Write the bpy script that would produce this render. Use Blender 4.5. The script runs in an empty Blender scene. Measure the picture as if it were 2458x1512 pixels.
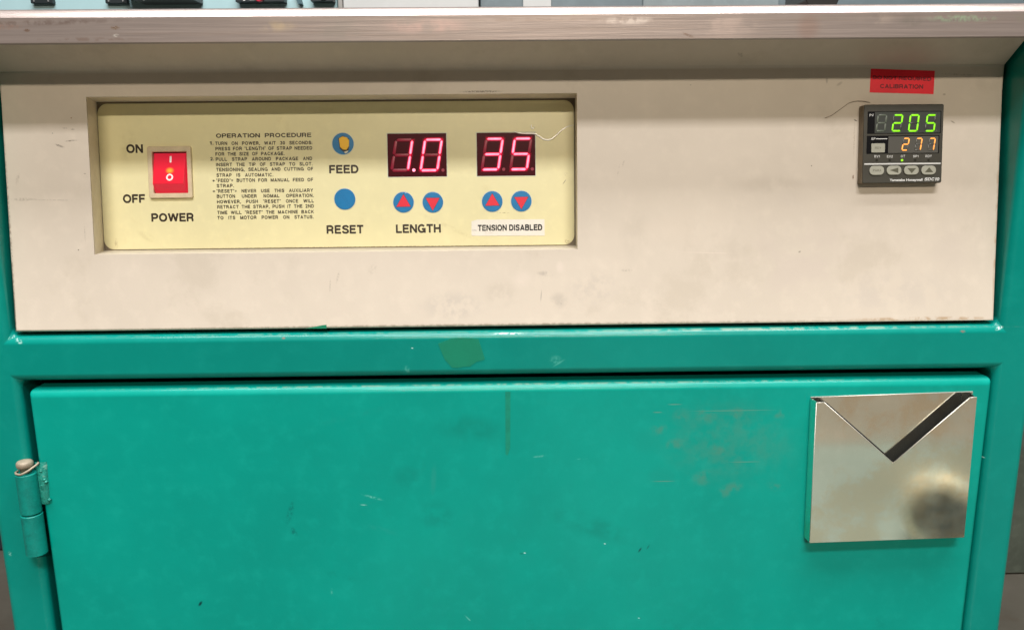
import bpy, bmesh, math, random
from mathutils import Matrix, Vector
random.seed(4)
scene = bpy.context.scene
col = scene.collection
MM = 0.001
CAM_Z = 0.72

# ------------------------------------------------------------------ camera
def look(pitch, yaw, roll):
    p, y, r = math.radians(pitch), math.radians(yaw), math.radians(roll)
    f = Vector((math.sin(y) * math.cos(p), math.cos(y) * math.cos(p), -math.sin(p)))
    right = Vector((math.cos(y), -math.sin(y), 0))
    up = right.cross(f)
    R = math.cos(r) * right + math.sin(r) * up
    U = -math.sin(r) * right + math.cos(r) * up
    m = Matrix((R, U, -f)).transposed().to_4x4()
    return m

cd = bpy.data.cameras.new('camera')
cam = bpy.data.objects.new('camera', cd)
col.objects.link(cam)
cam.matrix_world = Matrix.Translation((0, -0.5, CAM_Z)) @ look(11.897, 0.843, -0.505)
cd.sensor_width = 36
cd.lens = 36 * 1950 / 2458
cd.clip_start = 0.01
cd.clip_end = 100
scene.camera = cam

# ------------------------------------------------------------------ world and lamps
w = bpy.data.worlds.new('World')
scene.world = w
w.use_nodes = True
nt = w.node_tree
bg = nt.nodes['Background']
tc = nt.nodes.new('ShaderNodeTexCoord')
mp = nt.nodes.new('ShaderNodeMapping'); mp.inputs['Scale'].default_value = (1, 1, 2.2)
nz = nt.nodes.new('ShaderNodeTexNoise'); nz.inputs['Scale'].default_value = 3.2; nz.inputs['Detail'].default_value = 3
cr = nt.nodes.new('ShaderNodeValToRGB')
cr.color_ramp.elements[0].position = 0.32; cr.color_ramp.elements[0].color = (0.30, 0.25, 0.20, 1)
cr.color_ramp.elements[1].position = 0.68; cr.color_ramp.elements[1].color = (0.98, 0.94, 0.86, 1)
e = cr.color_ramp.elements.new(0.45); e.color = (0.62, 0.53, 0.47, 1)
e = cr.color_ramp.elements.new(0.56); e.color = (0.62, 0.66, 0.56, 1)
nt.links.new(tc.outputs['Generated'], mp.inputs['Vector'])
nt.links.new(mp.outputs[0], nz.inputs['Vector'])
nt.links.new(nz.outputs['Fac'], cr.inputs['Fac'])
nt.links.new(cr.outputs['Color'], bg.inputs['Color'])
bg.inputs['Strength'].default_value = 0.075

def tube_lamp(name, loc, target, sx, sy, power, color):
    l = bpy.data.lights.new(name, 'AREA')
    l.shape = 'RECTANGLE'; l.size = sx; l.size_y = sy; l.energy = power; l.color = color
    o = bpy.data.objects.new(name, l); col.objects.link(o)
    o.location = loc
    d = Vector(target) - Vector(loc)
    o.rotation_euler = d.to_track_quat('-Z', 'Y').to_euler()
    return o
tube_lamp('ceiling_tube_far', (0.35, -6.2, 0.75 + 2.86), (0, 0, 0.7), 2.8, 0.22, 186, (1.0, 0.88, 0.72))
tube_lamp('ceiling_tube_near', (0.1, -2.5, 0.75 + 2.95), (0, 0, 0.7), 1.7, 0.34, 112, (0.96, 0.95, 0.98))
tube_lamp('ceiling_tube_overhead', (0.1, -0.62, 0.75 + 2.6), (0.1, -0.3, 0.7), 3.0, 0.85, 150, (0.96, 0.97, 1.0))
vs = scene.view_settings
scene.display_settings.display_device = 'sRGB'
vs.view_transform = 'Standard'; vs.look = 'None'; vs.exposure = 0.0; vs.gamma = 1.0

# ------------------------------------------------------------------ measured places
# PANEL frame: millimetres (along, up) on the leaning control panel; DOOR frame: millimetres on the upright front
PANEL = {'bl': (-305.78, -0.08), 'br': (316.05, 0.08), 'bend': (316.19, 160.82)}
OPENING = [(-253.55, 146.16), (49.47, 145.06), (48.84, 49.2), (-252.66, 48.78)]
MEMBRANE = [(-257.69, 145.52), (49.6, 145.73), (49.21, 52.67), (-259.2, 51.31)]
BIG_TEXT = [('ON', -240.85, -230.33, 114.15, 5.47), ('OFF', -244.65, -230.43, 82.12, 5.46), ('POWER', -226.84, -199.33, 69.83, 5.34), ('FEED', -110.25, -91.41, 99.9, 5.3), ('RESET', -113.09, -89.13, 60.84, 5.44), ('LENGTH', -67.71, -38.5, 60.86, 5.52)]
PROC_TEXT = [('OPERATION PROCEDURE', -182.81, -121.29, 123.37, 2.66), ('1.', -187.0, -184.68, 118.98, 2.16), ('TURN ON POWER, WAIT 30 SECONDS:', -183.51, -120.85, 118.68, 2.17), ('PRESS FOR "LENGTH" OF STRAP NEEDED', -183.51, -120.96, 115.29, 2.17), ('FOR THE SIZE OF PACKAGE.', -183.65, -139.03, 111.9, 2.17), ('2.', -187.06, -184.81, 108.87, 2.16), ('PULL STRAP AROUND PACKAGE AND', -183.57, -121.17, 108.56, 2.17), ('INSERT THE TIP OF STRAP TO SLOT.', -183.56, -121.13, 105.09, 2.17), ('TENSIONING, SEALING AND CUTTING OF', -183.55, -120.79, 101.89, 2.18), ('STRAP IS AUTOMATIC.', -183.56, -146.81, 98.31, 2.18), ('*', -186.41, -184.66, 94.8, 2.17), ('"FEED"= BUTTON FOR MANUAL FEED OF', -183.76, -121.01, 94.92, 2.18), ('STRAP.', -183.77, -172.51, 91.53, 2.18), ('*', -186.47, -184.72, 87.96, 2.18), ('"RESET"= NEVER USE THIS AUXILIARY', -183.9, -121.22, 88.08, 2.18), ('BUTTON UNDER NOMAL OPERATION.', -183.89, -121.04, 84.72, 2.19), ('HOWEVER, PUSH "RESET" ONCE WILL', -183.89, -120.92, 81.22, 2.19), ('RETRACT THE STRAP, PUSH IT THE 2ND', -183.88, -121.03, 77.86, 2.19), ('TIME WILL "RESET" THE MACHINE BACK', -183.96, -121.14, 74.2, 2.19), ('TO ITS MOTOR POWER ON STATUS.', -184.02, -121.47, 70.83, 2.2)]
STICKER = [(-18.18, 68.01), (-14.32, 69.08), (29.77, 68.85), (29.84, 58.15), (-17.8, 58.5), (-18.38, 59.39)]
STICKER_TEXT = ('TENSION DISABLED', -14.05, 28.23, 61.64, 3.91)
BUTTONS = [(-100.92, 118.89, 6.94), (-100.68, 83.21, 6.84), (-62.47, 80.79, 6.7), (-43.31, 80.6, 6.71), (-4.4, 80.73, 6.73), (14.68, 80.77, 6.73)]
ARROWS = [[(-67.1, 77.9), (-57.89, 78.03), (-62.36, 85.91)], [(-47.83, 83.35), (-43.41, 75.25), (-38.83, 83.34)], [(-8.87, 78.06), (0.23, 78.12), (-4.33, 85.86)], [(10.12, 83.38), (14.63, 75.63), (19.14, 83.44)]]
FEED_HOLE = [(-103.82, 122.38), (-100.85, 124.02), (-96.82, 122.03), (-96.81, 117.12), (-97.47, 114.23), (-100.21, 113.17), (-103.06, 115.73), (-103.47, 119.35)]
FEED_DOT = [(-103.24, 122.09), (-100.87, 123.3), (-98.12, 122.55), (-96.85, 120.73), (-97.1, 117.12), (-98.69, 114.97), (-100.88, 115.13), (-102.66, 116.81)]
DISPLAYS = [[(-72.11, 125.07), (-33.8, 97.31)], [(-14.04, 125.08), (24.07, 97.29)]]
LED_DIGITS = [('1', (-70.85, 100.42), (-67.28, 121.92), 12.62), ('0', (-51.98, 100.25), (-48.39, 121.98), 12.86), ('3', (-12.03, 100.39), (-8.57, 122.14), 12.67), ('5', (6.61, 100.37), (9.93, 122.13), 12.68)]
LED_DOTS = [(-55.26, 101.52), (-36.3, 101.34), (3.31, 101.49), (22.03, 101.54)]
ROCKER = {'outer': [(-226.69, 118.38), (-198.79, 118.14), (-199.01, 84.34), (-226.9, 84.89)], 'hole': [(-223.38, 114.68), (-201.66, 114.49), (-201.86, 87.99), (-223.82, 88.07)], 'face': [(-220.82, 112.81), (-201.54, 113.19), (-202.66, 94.14), (-222.54, 94.19)], 'bar': [(-212.52, 107.59), (-211.31, 111.74)], 'ring': (-211.97, 97.99, 2.26), 'glow': (-212.09, 102.33, 2.76)}
CREASE = [(9.96, 126.04), (13.25, 124.86), (17.64, 124.46), (23.51, 124.27), (26.43, 122.8), (29.35, 120.82), (32.65, 120.21), (35.23, 121.06), (38.18, 123.42), (41.14, 126.07), (44.82, 128.42), (49.38, 129.61)]
CREASE_SMALL = [(21.94, 130.2), (21.64, 128.61), (22.36, 127.52), (23.39, 128.24), (23.26, 129.32)]
CTRL = [(225.97, 135.96), (275.1, 135.99), (275.53, 87.82), (225.35, 88.02)]
CTRL_RECTS = {'pv': (227.96, 131.77, 273.78, 118.19), 'pv_lcd': (232.51, 131.37, 273.23, 118.56), 'sp': (227.81, 117.01, 273.02, 105.99), 'sp_lcd': (241.24, 116.47, 272.36, 106.36), 'rdy': (230.46, 112.26, 238.99, 106.66), 'line': (226.64, 100.23, 274.32, 99.37), 'spline': (233.6, 115.33, 240.48, 114.85)}
CTRL_TEXT = [('PV', 229.11, 231.78, 128.77, 1.47), ('SP', 230.56, 233.25, 114.45, 1.47), ('EV1', 232.84, 236.23, 103.64, 1.48), ('EV2', 240.69, 244.3, 103.57, 1.48), ('OT', 249.3, 251.99, 103.6, 1.48), ('SP1', 256.94, 260.44, 103.53, 1.48), ('RDY', 264.75, 268.68, 103.56, 1.48), ('Yamatake Honeywell', 242.72, 263.33, 89.2, 1.43), ('SDC10', 264.41, 273.59, 89.26, 1.85)]
CTRL_KEYTEXT = [('RDY', 232.7, 236.62, 108.8, 1.37), ('PARA', 231.79, 237.01, 95.03, 1.38)]
CTRL_LEDS = [(234.39, 102.06), (242.46, 101.99), (250.0, 101.92), (258.34, 101.84), (266.69, 101.77)]
CTRL_KEYS = [(234.3, 95.72), (245.07, 95.73), (255.9, 95.68), (266.68, 95.64), 9.24, 5.61]
CTRL_ARROWS = [[(242.21, 95.81), (247.65, 94.07), (247.55, 97.35)], [(253.27, 96.92), (256.01, 93.83), (258.66, 96.87)], [(264.14, 94.34), (269.53, 94.29), (266.84, 97.33)]]
PV_DIGITS = [('', (232.84, 119.33), (234.05, 130.05), 6.33), ('2', (242.71, 119.24), (243.9, 129.97), 6.34), ('0', (252.91, 119.16), (254.08, 129.89), 6.34), ('5', (263.44, 119.07), (264.59, 129.8), 6.34)]
PV_DOT = (271.04, 119.9)
SP_DIGITS = [('2', (249.29, 107.62), (250.44, 115.61), 4.19), ('7', (257.36, 107.55), (258.5, 115.54), 4.19), ('7', (265.54, 107.48), (266.67, 115.47), 4.2)]
RED_STICKER = [(232.41, 158.97), (272.47, 157.36), (272.13, 143.18), (231.99, 144.55)]
RED_TEXT = [('DO NOT REQUIRED', 233.66, 270.36, 152.57, 2.21), ('CALIBRATION', 238.41, 265.39, 147.04, 2.53)]
HAIR = [(204.1, 129.02), (208.67, 130.84), (214.0, 134.5), (219.32, 138.16), (223.63, 139.18), (227.96, 139.15), (232.32, 138.21)]
GREEN_TAB = [(-122.91, 0.13), (-112.56, 2.08), (-109.77, 2.35), (-109.84, -0.03)]
DOOR = {'tl': (-300.08, -149.19), 'tr': (316.64, -149.23), 'rail_top_l': (-302.85, -114.92), 'rail_top_r': (315.48, -115.59), 'rail_bot_l': (-301.56, -144.49), 'rail_bot_r': (316.23, -145.6)}
PATCH = [(-39.63, -123.28), (-35.78, -121.84), (-30.89, -120.0), (-24.9, -119.65), (-14.09, -120.42), (-12.62, -125.01), (-10.17, -133.59), (-11.22, -134.33), (-15.38, -135.35), (-19.59, -138.31), (-24.27, -138.57), (-26.88, -139.29), (-31.03, -139.02), (-35.57, -133.8)]
RESIDUE = [(2.58, -155.41), (5.93, -155.45), (5.37, -193.68), (3.73, -198.73), (2.35, -198.15)]
POCKET_BACK = [(201.41, -162.2), (306.85, -160.03)]
POCKET_FRONT = [(200.05, -162.24), (303.37, -159.71), (305.51, -257.08), (203.56, -259.27)]
POCKET_V = [(205.39, -162.16), (253.53, -204.88), (298.2, -160.12)]
HINGE = {'top': (-306.59, -204.34), 'mid': (-307.92, -232.19), 'bot': (-306.47, -260.99), 'head': (-307.65, -196.98), 'headr': (-302.85, -197.05)}
LATCHES = [(-1067.16, 330.23), (-1019.48, 322.67), (-898.3, 330.13), (-850.36, 322.56), (-596.62, 331.07), (-521.49, 320.59), (-424.68, 330.05), (-374.17, 320.62), (-243.57, 328.98)]
BLOCK = [(178.56, 78.87), (181.92, 75.88), (196.48, 76.25), (197.96, 79.21)]
TRIM = [(8.59, 75.48), (8.55, 70.84), (8.43, 56.81), (-275.24, 74.78), (-277.69, 56.94), (297.36, 76.85), (299.91, 55.99)]
PANEL_SPOTS = [(-270.97, 116.11), (-264.7, 119.04), (-262.66, 126.53), (-267.11, 126.89), (-294.89, 83.59), (-299.67, 98.7), (-262.95, 132.97), (-274.99, 123.81), (79.56, 35.8), (78.46, 102.09), (28.42, 33.79), (13.0, 38.08), (38.64, 15.07), (99.62, 61.77), (130.72, 47.09), (190.38, 45.93), (196.54, 99.7), (36.61, 21.31), (146.38, 37.64), (170.47, 88.59)]
DOOR_SPOTS = [(-85.38, -226.76), (-91.65, -232.0), (-139.9, -242.52), (-204.75, -301.64), (-62.13, -213.52), (-44.17, -239.75), (24.83, -199.81), (12.4, -268.69), (68.22, -262.53), (-24.08, -316.55), (91.9, -267.4), (97.34, -265.41), (-115.84, -294.94), (92.41, -318.16), (-187.14, -312.66), (117.13, -173.5), (131.97, -172.36), (152.7, -172.65), (113.22, -192.53), (129.48, -191.4), (159.44, -190.47), (140.81, -197.08), (132.43, -216.4), (150.62, -225.12), (180.31, -223.48), (181.26, -173.06), (101.22, -182.78), (147.14, -164.48), (165.67, -160.71), (106.18, -218.51), (159.56, -205.67), (35.02, -135.8), (-59.6, -139.93), (-136.83, -118.66), (-19.7, -116.96)]

LEAN = math.radians(7.048)
PM = Matrix.Translation((0, 0.003, CAM_Z - 0.1142)) @ Matrix.Rotation(-LEAN, 4, 'X')
PMI = PM.inverted()

# ------------------------------------------------------------------ materials
def s2l(c):
    return tuple(((v / 255) / 12.92 if v / 255 <= 0.04045 else ((v / 255 + 0.055) / 1.055) ** 2.4) for v in c)

def mat(name, c, rough=0.5, metal=0.0, spec=0.5, var=0.0, vscale=12, coat=0.0, bump=0.0, bscale=300,
        spots=(), scuffs=None, stretch=(1, 1, 1), rvar=0.0, coat_rough=0.1, emit=None, estr=0, grime=None):
    m = bpy.data.materials.new(name); m.use_nodes = True
    t = m.node_tree; N = t.nodes; L = t.links
    b = N['Principled BSDF']
    b.inputs['Roughness'].default_value = rough
    b.inputs['Metallic'].default_value = metal
    b.inputs['Specular IOR Level'].default_value = spec
    b.inputs['Coat Weight'].default_value = coat
    b.inputs['Coat Roughness'].default_value = coat_rough
    c4 = (*c, 1)
    b.inputs['Base Color'].default_value = c4
    if emit:
        b.inputs['Emission Color'].default_value = (*emit, 1); b.inputs['Emission Strength'].default_value = estr
    if not (var or bump or spots or scuffs or rvar or grime):
        return m
    tc = N.new('ShaderNodeTexCoord')
    mp = N.new('ShaderNodeMapping'); mp.inputs['Scale'].default_value = stretch
    L.new(tc.outputs['Object'], mp.inputs['Vector'])
    cur = None
    rgb = N.new('ShaderNodeRGB'); rgb.outputs[0].default_value = c4; cur = rgb.outputs[0]
    def noise(scale, detail=4, rough_=0.6, src=None, dist=0.0):
        n = N.new('ShaderNodeTexNoise'); n.inputs['Scale'].default_value = scale
        n.inputs['Detail'].default_value = detail; n.inputs['Roughness'].default_value = rough_
        n.inputs['Distortion'].default_value = dist
        L.new(src or mp.outputs[0], n.inputs['Vector']); return n.outputs['Fac']
    def maprange(v, a, b_, c_, d):
        r = N.new('ShaderNodeMapRange'); r.interpolation_type = 'SMOOTHSTEP'
        r.inputs[1].default_value = a; r.inputs[2].default_value = b_; r.inputs[3].default_value = c_; r.inputs[4].default_value = d
        L.new(v, r.inputs[0]); return r.outputs[0]
    def mix(fac, a, bcol, mode='MIX'):
        x = N.new('ShaderNodeMix'); x.data_type = 'RGBA'; x.blend_type = mode
        if isinstance(fac, float): x.inputs[0].default_value = fac
        else: L.new(fac, x.inputs[0])
        L.new(a, x.inputs[6])
        if isinstance(bcol, tuple): x.inputs[7].default_value = (*bcol, 1)
        else: L.new(bcol, x.inputs[7])
        return x.outputs[2]
    if var:
        n = noise(vscale, 5)
        cur = mix(maprange(n, 0.3, 0.7, 0, 1), cur, tuple(min(1, v * (1 - var)) for v in c))
        n2 = noise(vscale * 9, 3)
        cur = mix(maprange(n2, 0.45, 0.8, 0, 0.5), cur, tuple(min(1, v * (1 + var * 0.8) + 0.004) for v in c))
    if grime:   # (colour, scale, threshold, strength)
        n = noise(grime[1], 6, 0.7)
        cur = mix(maprange(n, grime[2], grime[2] + 0.12, 0, grime[3]), cur, grime[0])
    if scuffs:  # (colour, amount) long thin rubbed lines
        for ang, st in ((0.35, 1.0), (-0.2, 0.8), (1.25, 0.5)):
            m2 = N.new('ShaderNodeMapping'); m2.inputs['Rotation'].default_value = (0, ang, 0)
            m2.inputs['Scale'].default_value = (7, 7, 190)
            L.new(tc.outputs['Object'], m2.inputs['Vector'])
            n = noise(1.0, 2, 0.5, m2.outputs[0], 0.4)
            n3 = noise(9, 2)
            a_ = maprange(n, 0.73, 0.80, 0, scuffs[1] * st)
            g = N.new('ShaderNodeMath'); g.operation = 'MULTIPLY'; L.new(a_, g.inputs[0]); L.new(maprange(n3, 0.5, 0.62, 0, 1), g.inputs[1])
            cur = mix(g.outputs[0], cur, scuffs[0])
    for (p, r, ang, sc, st, ns) in spots:
        m2 = N.new('ShaderNodeMapping'); m2.vector_type = 'TEXTURE'
        m2.inputs['Location'].default_value = (p[0] * MM, 0, p[1] * MM)
        m2.inputs['Rotation'].default_value = (0, math.radians(ang), 0)
        m2.inputs['Scale'].default_value = (r[0] * MM, 1, r[1] * MM)
        L.new(tc.outputs['Object'], m2.inputs['Vector'])
        ln = N.new('ShaderNodeVectorMath'); ln.operation = 'LENGTH'; L.new(m2.outputs[0], ln.inputs[0])
        f = maprange(ln.outputs['Value'], 0.25, 1.0, 1, 0)
        if ns:
            n = noise(ns, 3, 0.6, tc.outputs['Object'])
            g = N.new('ShaderNodeMath'); g.operation = 'MULTIPLY'; L.new(f, g.inputs[0]); L.new(maprange(n, 0.4, 0.6, 0, st), g.inputs[1])
            f = g.outputs[0]
        else:
            g = N.new('ShaderNodeMath'); g.operation = 'MULTIPLY'; L.new(f, g.inputs[0]); g.inputs[1].default_value = st
            f = g.outputs[0]
        cur = mix(f, cur, sc)
    L.new(cur, b.inputs['Base Color'])
    if rvar:
        L.new(maprange(noise(vscale * 1.7, 5), 0.3, 0.7, max(0.02, rough - rvar), rough + rvar), b.inputs['Roughness'])
    if bump:
        bp = N.new('ShaderNodeBump'); bp.inputs['Strength'].default_value = bump; bp.inputs['Distance'].default_value = 0.0006
        L.new(noise(bscale, 4), bp.inputs['Height']); L.new(bp.outputs[0], b.inputs['Normal'])
        if coat: L.new(bp.outputs[0], b.inputs['Coat Normal'])
    return m

GREEN = (0.0008, 0.262, 0.205)
ds = DOOR_SPOTS
def up(p): return (p[0], p[1] + CAM_Z * 1000)
LIGHT = (0.12, 0.50, 0.40); DARKG = (0.002, 0.10, 0.09); BRN = (0.07, 0.24, 0.17)
door_spots = [
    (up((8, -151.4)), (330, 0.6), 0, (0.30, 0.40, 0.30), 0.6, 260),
    (up(ds[0]), (9, 1.1), 17, LIGHT, 0.8, 500), (up(ds[1]), (3, 0.6), 5, (0.25, .6, .5), 0.8, 400),
    (up((-140, -236)), (2.6, 11), 18, DARKG, 0.55, 400), (up((-139, -250)), (2.5, 5), -35, DARKG, 0.6, 400),
    (up(ds[3]), (1.3, 3.0), 35, (0.002, 0.03, 0.035), 0.95, 0), (up(ds[4]), (13, 12), 0, (0.001, 0.23, 0.18), 0.55, 60),
    (up(ds[5]), (16, 14), 0, (0.001, 0.23, 0.18), 0.55, 70), (up((-45, -215)), (2.5, 14), 4, (0.01, .285, .225), 0.9, 0),
    (up(ds[6]), (6, 0.8), -6, LIGHT, 0.9, 300), (up((52, -202)), (5, 0.6), -4, LIGHT, 0.5, 300),
    (up(ds[7]), (2, 0.9), 5, (0.001, 0.17, 0.12), 0.8, 0), (up(ds[8]), (0.9, 0.45), 12, (0.7, 0.9, 0.85), 1.0, 0),
    (up((14.5, -268.3)), (1.0, 0.5), 12, (0.7, 0.9, 0.85), 1.0, 0), (up(ds[13]), (0.9, 0.4), 12, (0.6, 0.9, 0.85), 1.0, 0),
    (up(ds[9]), (5, 0.7), 48, LIGHT, 0.8, 300), (up(ds[10]), (0.9, 2.8), 32, (0.002, 0.05, 0.05), 0.9, 0),
    (up(ds[11]), (0.7, 2.6), 28, (0.002, 0.06, 0.06), 0.6, 0), (up((-80, -250)), (14, 3), 20, (0.015, .30, .24), 0.5, 200),
    (up(ds[12]), (1, 4), 0, LIGHT, 0.6, 300), (up((-20, -180)), (30, 12), 10, (0.001, 0.235, 0.18), 0.8, 40),
    (up((60, -250)), (40, 10), 20, (0.001, 0.235, 0.18), 0.7, 50), (up((-95, -170)), (30, 3), -14, (0.006, .285, .225), 0.6, 150),
]
for c_, r_, n_, st_ in (((148, -192), (54, 36), 95, 0.22), ((146, -188), (50, 34), 150, 0.12), ((165, -200), (40, 30), 60, 0.14)):
    door_spots.append((up(c_), r_, 0, BRN, st_, n_))
for k, sz in ((15, (8, 7)), (16, (9, 8)), (17, (6, 6)), (18, (9, 5)), (21, (8, 5)), (22, (9, 7)), (23, (12, 6)), (24, (8, 4)), (25, (8, 4)), (26, (8, 5))):
    door_spots.append((up(ds[k]), sz, (k * 37) % 50 - 25, BRN, 0.62, 110))
for p, r in (((95, -190), (14, 12)), ((120, -170), (12, 8)), ((105, -215), (13, 9))):
    door_spots.append((up(p), r, 0, (0.003, 0.285, 0.222), 0.6, 0))
for p, r in (((106.2, -218.5), (10, 0.4)), ((159.6, -205.7), (14, 0.35)), ((150, -170.3), (34, 0.35)), ((101, -170.8), (4, 0.5)), ((112, -165.6), (6, 0.5))):
    door_spots.append((up(p), r, 0, (0.16, 0.27, 0.19), 0.6, 0))
M = {}
M['door'] = mat('green_enamel_door', (0.0005, 0.312, 0.243), 0.33, coat=0.14, coat_rough=0.07, spec=0.2, var=0.13, vscale=9, bump=0.09, bscale=420, spots=door_spots,
                scuffs=((0.03, 0.33, 0.265), 0.28), grime=((0.001, 0.20, 0.155), 22, 0.62, 0.35))
frame_spots = [
    (up((170, -116.9)), (190, 0.9), 0, (0.40, 0.42, 0.32), 0.5, 160), (up((-100, -116.7)), (220, 0.6), 0, (0.2, 0.36, 0.28), 0.4, 160),
    (up((5, -117.6)), (14, 0.8), 0, (0.7, 0.85, 0.78), 0.8, 500), (up((-302.5, -118.5)), (3.2, 1.6), 30, (0.7, 0.95, 0.9), 0.9, 700), (up((318.5, -118)), (3.4, 1.2), -20, (0.75, 0.95, 0.9), 0.9, 700),
    (up((295, -119.6)), (2.2, 1.2), 0, (0.25, 0.13, 0.10), 0.8, 900), (up(ds[33]), (1.6, 0.9), 0, (0.25, 0.16, 0.12), 0.8, 0),
    (up((35, -135)), (5, 4), 0, LIGHT, 0.35, 500), (up((37, -137)), (6, 0.7), -32, LIGHT, 0.4, 0), (up(ds[32]), (2.2, 3.2), -20, LIGHT, 0.5, 600),
    (up((-56, -126)), (0.9, 0.4), 8, (0.8, 0.95, 0.9), 0.9, 0), (up((-306, -148)), (2, 8), 8, (0.01, 0.3, 0.235), 0.5, 400),
    (up((-327, -263)), (1.6, 2.2), 0, (0.25, 0.6, 0.5), 0.6, 900), (up((-300, -328)), (10, 0.6), 0, LIGHT, 0.5, 500),
    (up((319, -206)), (1.2, 0.6), 0, (0.5, 0.85, 0.75), 0.8, 0), (up((344, -220)), (1.2, 2.2), 0, (0.8, 0.9, 0.85), 0.9, 0),
    (up((-310.5, -10)), (3.5, 1.0), 15, (0.01, 0.03, 0.03), 0.8, 900), (up((325, 5)), (3, 1.2), 10, (0.3, 0.4, 0.4), 0.5, 700),
]
M['frame'] = mat('green_enamel_frame_shaded', (0.0006, 0.242, 0.193), 0.31, coat=0.22, coat_rough=0.07, spec=0.2, var=0.12, vscale=8, bump=0.09, bscale=420, spots=frame_spots,  # base darker than the door's: shade on rail and posts painted in
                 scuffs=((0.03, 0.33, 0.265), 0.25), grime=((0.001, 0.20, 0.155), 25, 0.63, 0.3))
M['hinge'] = mat('green_enamel_hinge', (0.002, 0.25, 0.2), 0.4, spec=0.4, var=0.25, vscale=120, bump=0.35, bscale=500,
                 grime=((0.004, 0.14, 0.12), 130, 0.56, 0.6))
M['weld'] = mat('green_weld', (0.02, 0.29, 0.22), 0.35, var=0.3, vscale=300, bump=0.8, bscale=900,
                grime=((0.30, 0.55, 0.44), 230, 0.58, 0.6))
M['bare'] = mat('worn_pin_steel', (0.38, 0.31, 0.22), 0.55, metal=0.2, var=0.3, vscale=200, bump=0.2, bscale=700,
                grime=((0.24, 0.12, 0.07), 260, 0.6, 0.7))
ps = PANEL_SPOTS
SM = (0.22, 0.18, 0.13); BLK = (0.03, 0.025, 0.02); PALE = (0.72, 0.62, 0.52); DUST = (0.52, 0.45, 0.36)
panel_spots = [
    (ps[0], (3.6, 0.9), 18, BLK, 0.95, 1600), (ps[1], (4, 0.5), -4, SM, 0.9, 1300), (ps[3], (2.2, 0.6), 5, SM, 0.75, 1400), ((-262.5, 126), (1.6, 0.7), 5, SM, 0.8, 1400),
    ((-262.9, 119.3), (5, 0.5), -3, BLK, 0.6, 1300), (ps[4], (10, 1.3), 0, SM, 0.5, 900), ((-277, 83), (22, 0.5), 1, SM, 0.3, 500),
    ((-298, 96), (1.4, 5), 18, SM, 0.35, 900), (ps[6], (0.7, 0.5), 0, (0.3, 0.12, 0.05), 0.9, 0), (ps[7], (0.5, 0.4), 0, BLK, 0.8, 0),
    ((-258.5, 62), (0.4, 7), 0, SM, 0.5, 1500), ((-263, 52), (0.6, 0.5), 0, BLK, 0.9, 0), ((-256.5, 99), (1.0, 0.4), 10, SM, 0.7, 0),
    ((-102, 33), (1, 5), 15, SM, 0.45, 900), ((-80, 38), (3, 6), 35, DUST, 0.5, 500), ((-107, 28), (0.5, 6), 3, SM, 0.5, 1300),
    ((80, 35.5), (5, 1.2), 0, SM, 0.35, 700), ((78, 102), (0.7, 3.2), 15, SM, 0.5, 900), ((75, 98), (0.5, 5), 12, SM, 0.35, 900),
    ((196.5, 99.7), (0.5, 0.5), 0, BLK, 0.8, 0), ((38.6, 15), (0.4, 0.4), 0, BLK, 0.8, 0), ((190, 46), (1.2, 0.7), -25, SM, 0.7, 0),
    ((29, 34), (7, 2.2), 5, (0.36, 0.31, 0.26), 0.5, 250), ((37, 17), (8, 7), 0, (0.47, 0.41, 0.34), 0.6, 90), ((0, 22), (14, 12), 0, DUST, 0.5, 90),
    ((15, 30), (9, 9), 0, PALE, 0.5, 80), ((38, 38), (3.4, 5), 0, PALE, 0.7, 0), ((26, 20), (0.5, 5), 5, (0.36, 0.31, 0.26), 0.7, 0),
    ((115, 66), (36, 22), 0, (0.66, 0.57, 0.46), 0.6, 30), ((132, 46), (26, 0.5), 2, PALE, 0.6, 0), ((150, 50), (10, 24), 0, DUST, 0.4, 60),
    ((190, 40), (45, 35), 0, (0.60, 0.515, 0.43), 0.7, 35), ((225, 60), (14, 12), 0, PALE, 0.3, 60), ((285, 45), (16, 25), 0, (0.6, 0.52, 0.43), 0.6, 50),
    ((170, 88), (30, 8), 0, DUST, 0.4, 60), ((85, 60), (12, 20), 0, DUST, 0.35, 60), ((290, 155), (18, 0.7), 3, SM, 0.45, 900),
    ((285, 126), (2.2, 0.6), 28, SM, 0.7, 0), ((279, 143), (1.3, 0.9), 0, SM, 0.5, 0), ((205, 152), (1, 2.4), 0, SM, 0.45, 0), ((213, 150), (3, 1.2), -35, SM, 0.35, 0),
    ((223, 116), (0.6, 16), 0, (0.35, 0.26, 0.17), 0.6, 1300), ((223.6, 127.5), (1.6, 0.5), 25, BLK, 0.9, 0), ((223, 92.5), (0.8, 2), 0, (0.15, 0.07, 0.03), 0.9, 900),
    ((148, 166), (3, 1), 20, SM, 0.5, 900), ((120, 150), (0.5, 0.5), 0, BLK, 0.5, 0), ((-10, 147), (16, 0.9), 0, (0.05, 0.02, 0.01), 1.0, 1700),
    ((315, 60), (1.5, 70), 0, (0.42, 0.25, 0.12), 0.55, 120), ((270, 2.5), (60, 1.8), 0, (0.42, 0.27, 0.14), 0.8, 160), ((0, 2), (330, 1.5), 0, (0.3, 0.25, 0.18), 0.5, 300), ((-305, 60), (1.6, 90), 0, (0.25, 0.2, 0.14), 0.7, 500),
    ((-30, 14), (26, 12), 0, (0.52, 0.46, 0.39), 0.6, 120), ((60, 24), (22, 15), 0, (0.56, 0.49, 0.41), 0.6, 140), ((210, 80), (50, 16), 0, (0.55, 0.48, 0.40), 0.5, 45), ((250, 20), (55, 18), 0, (0.57, 0.5, 0.42), 0.6, 70),
]
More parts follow.
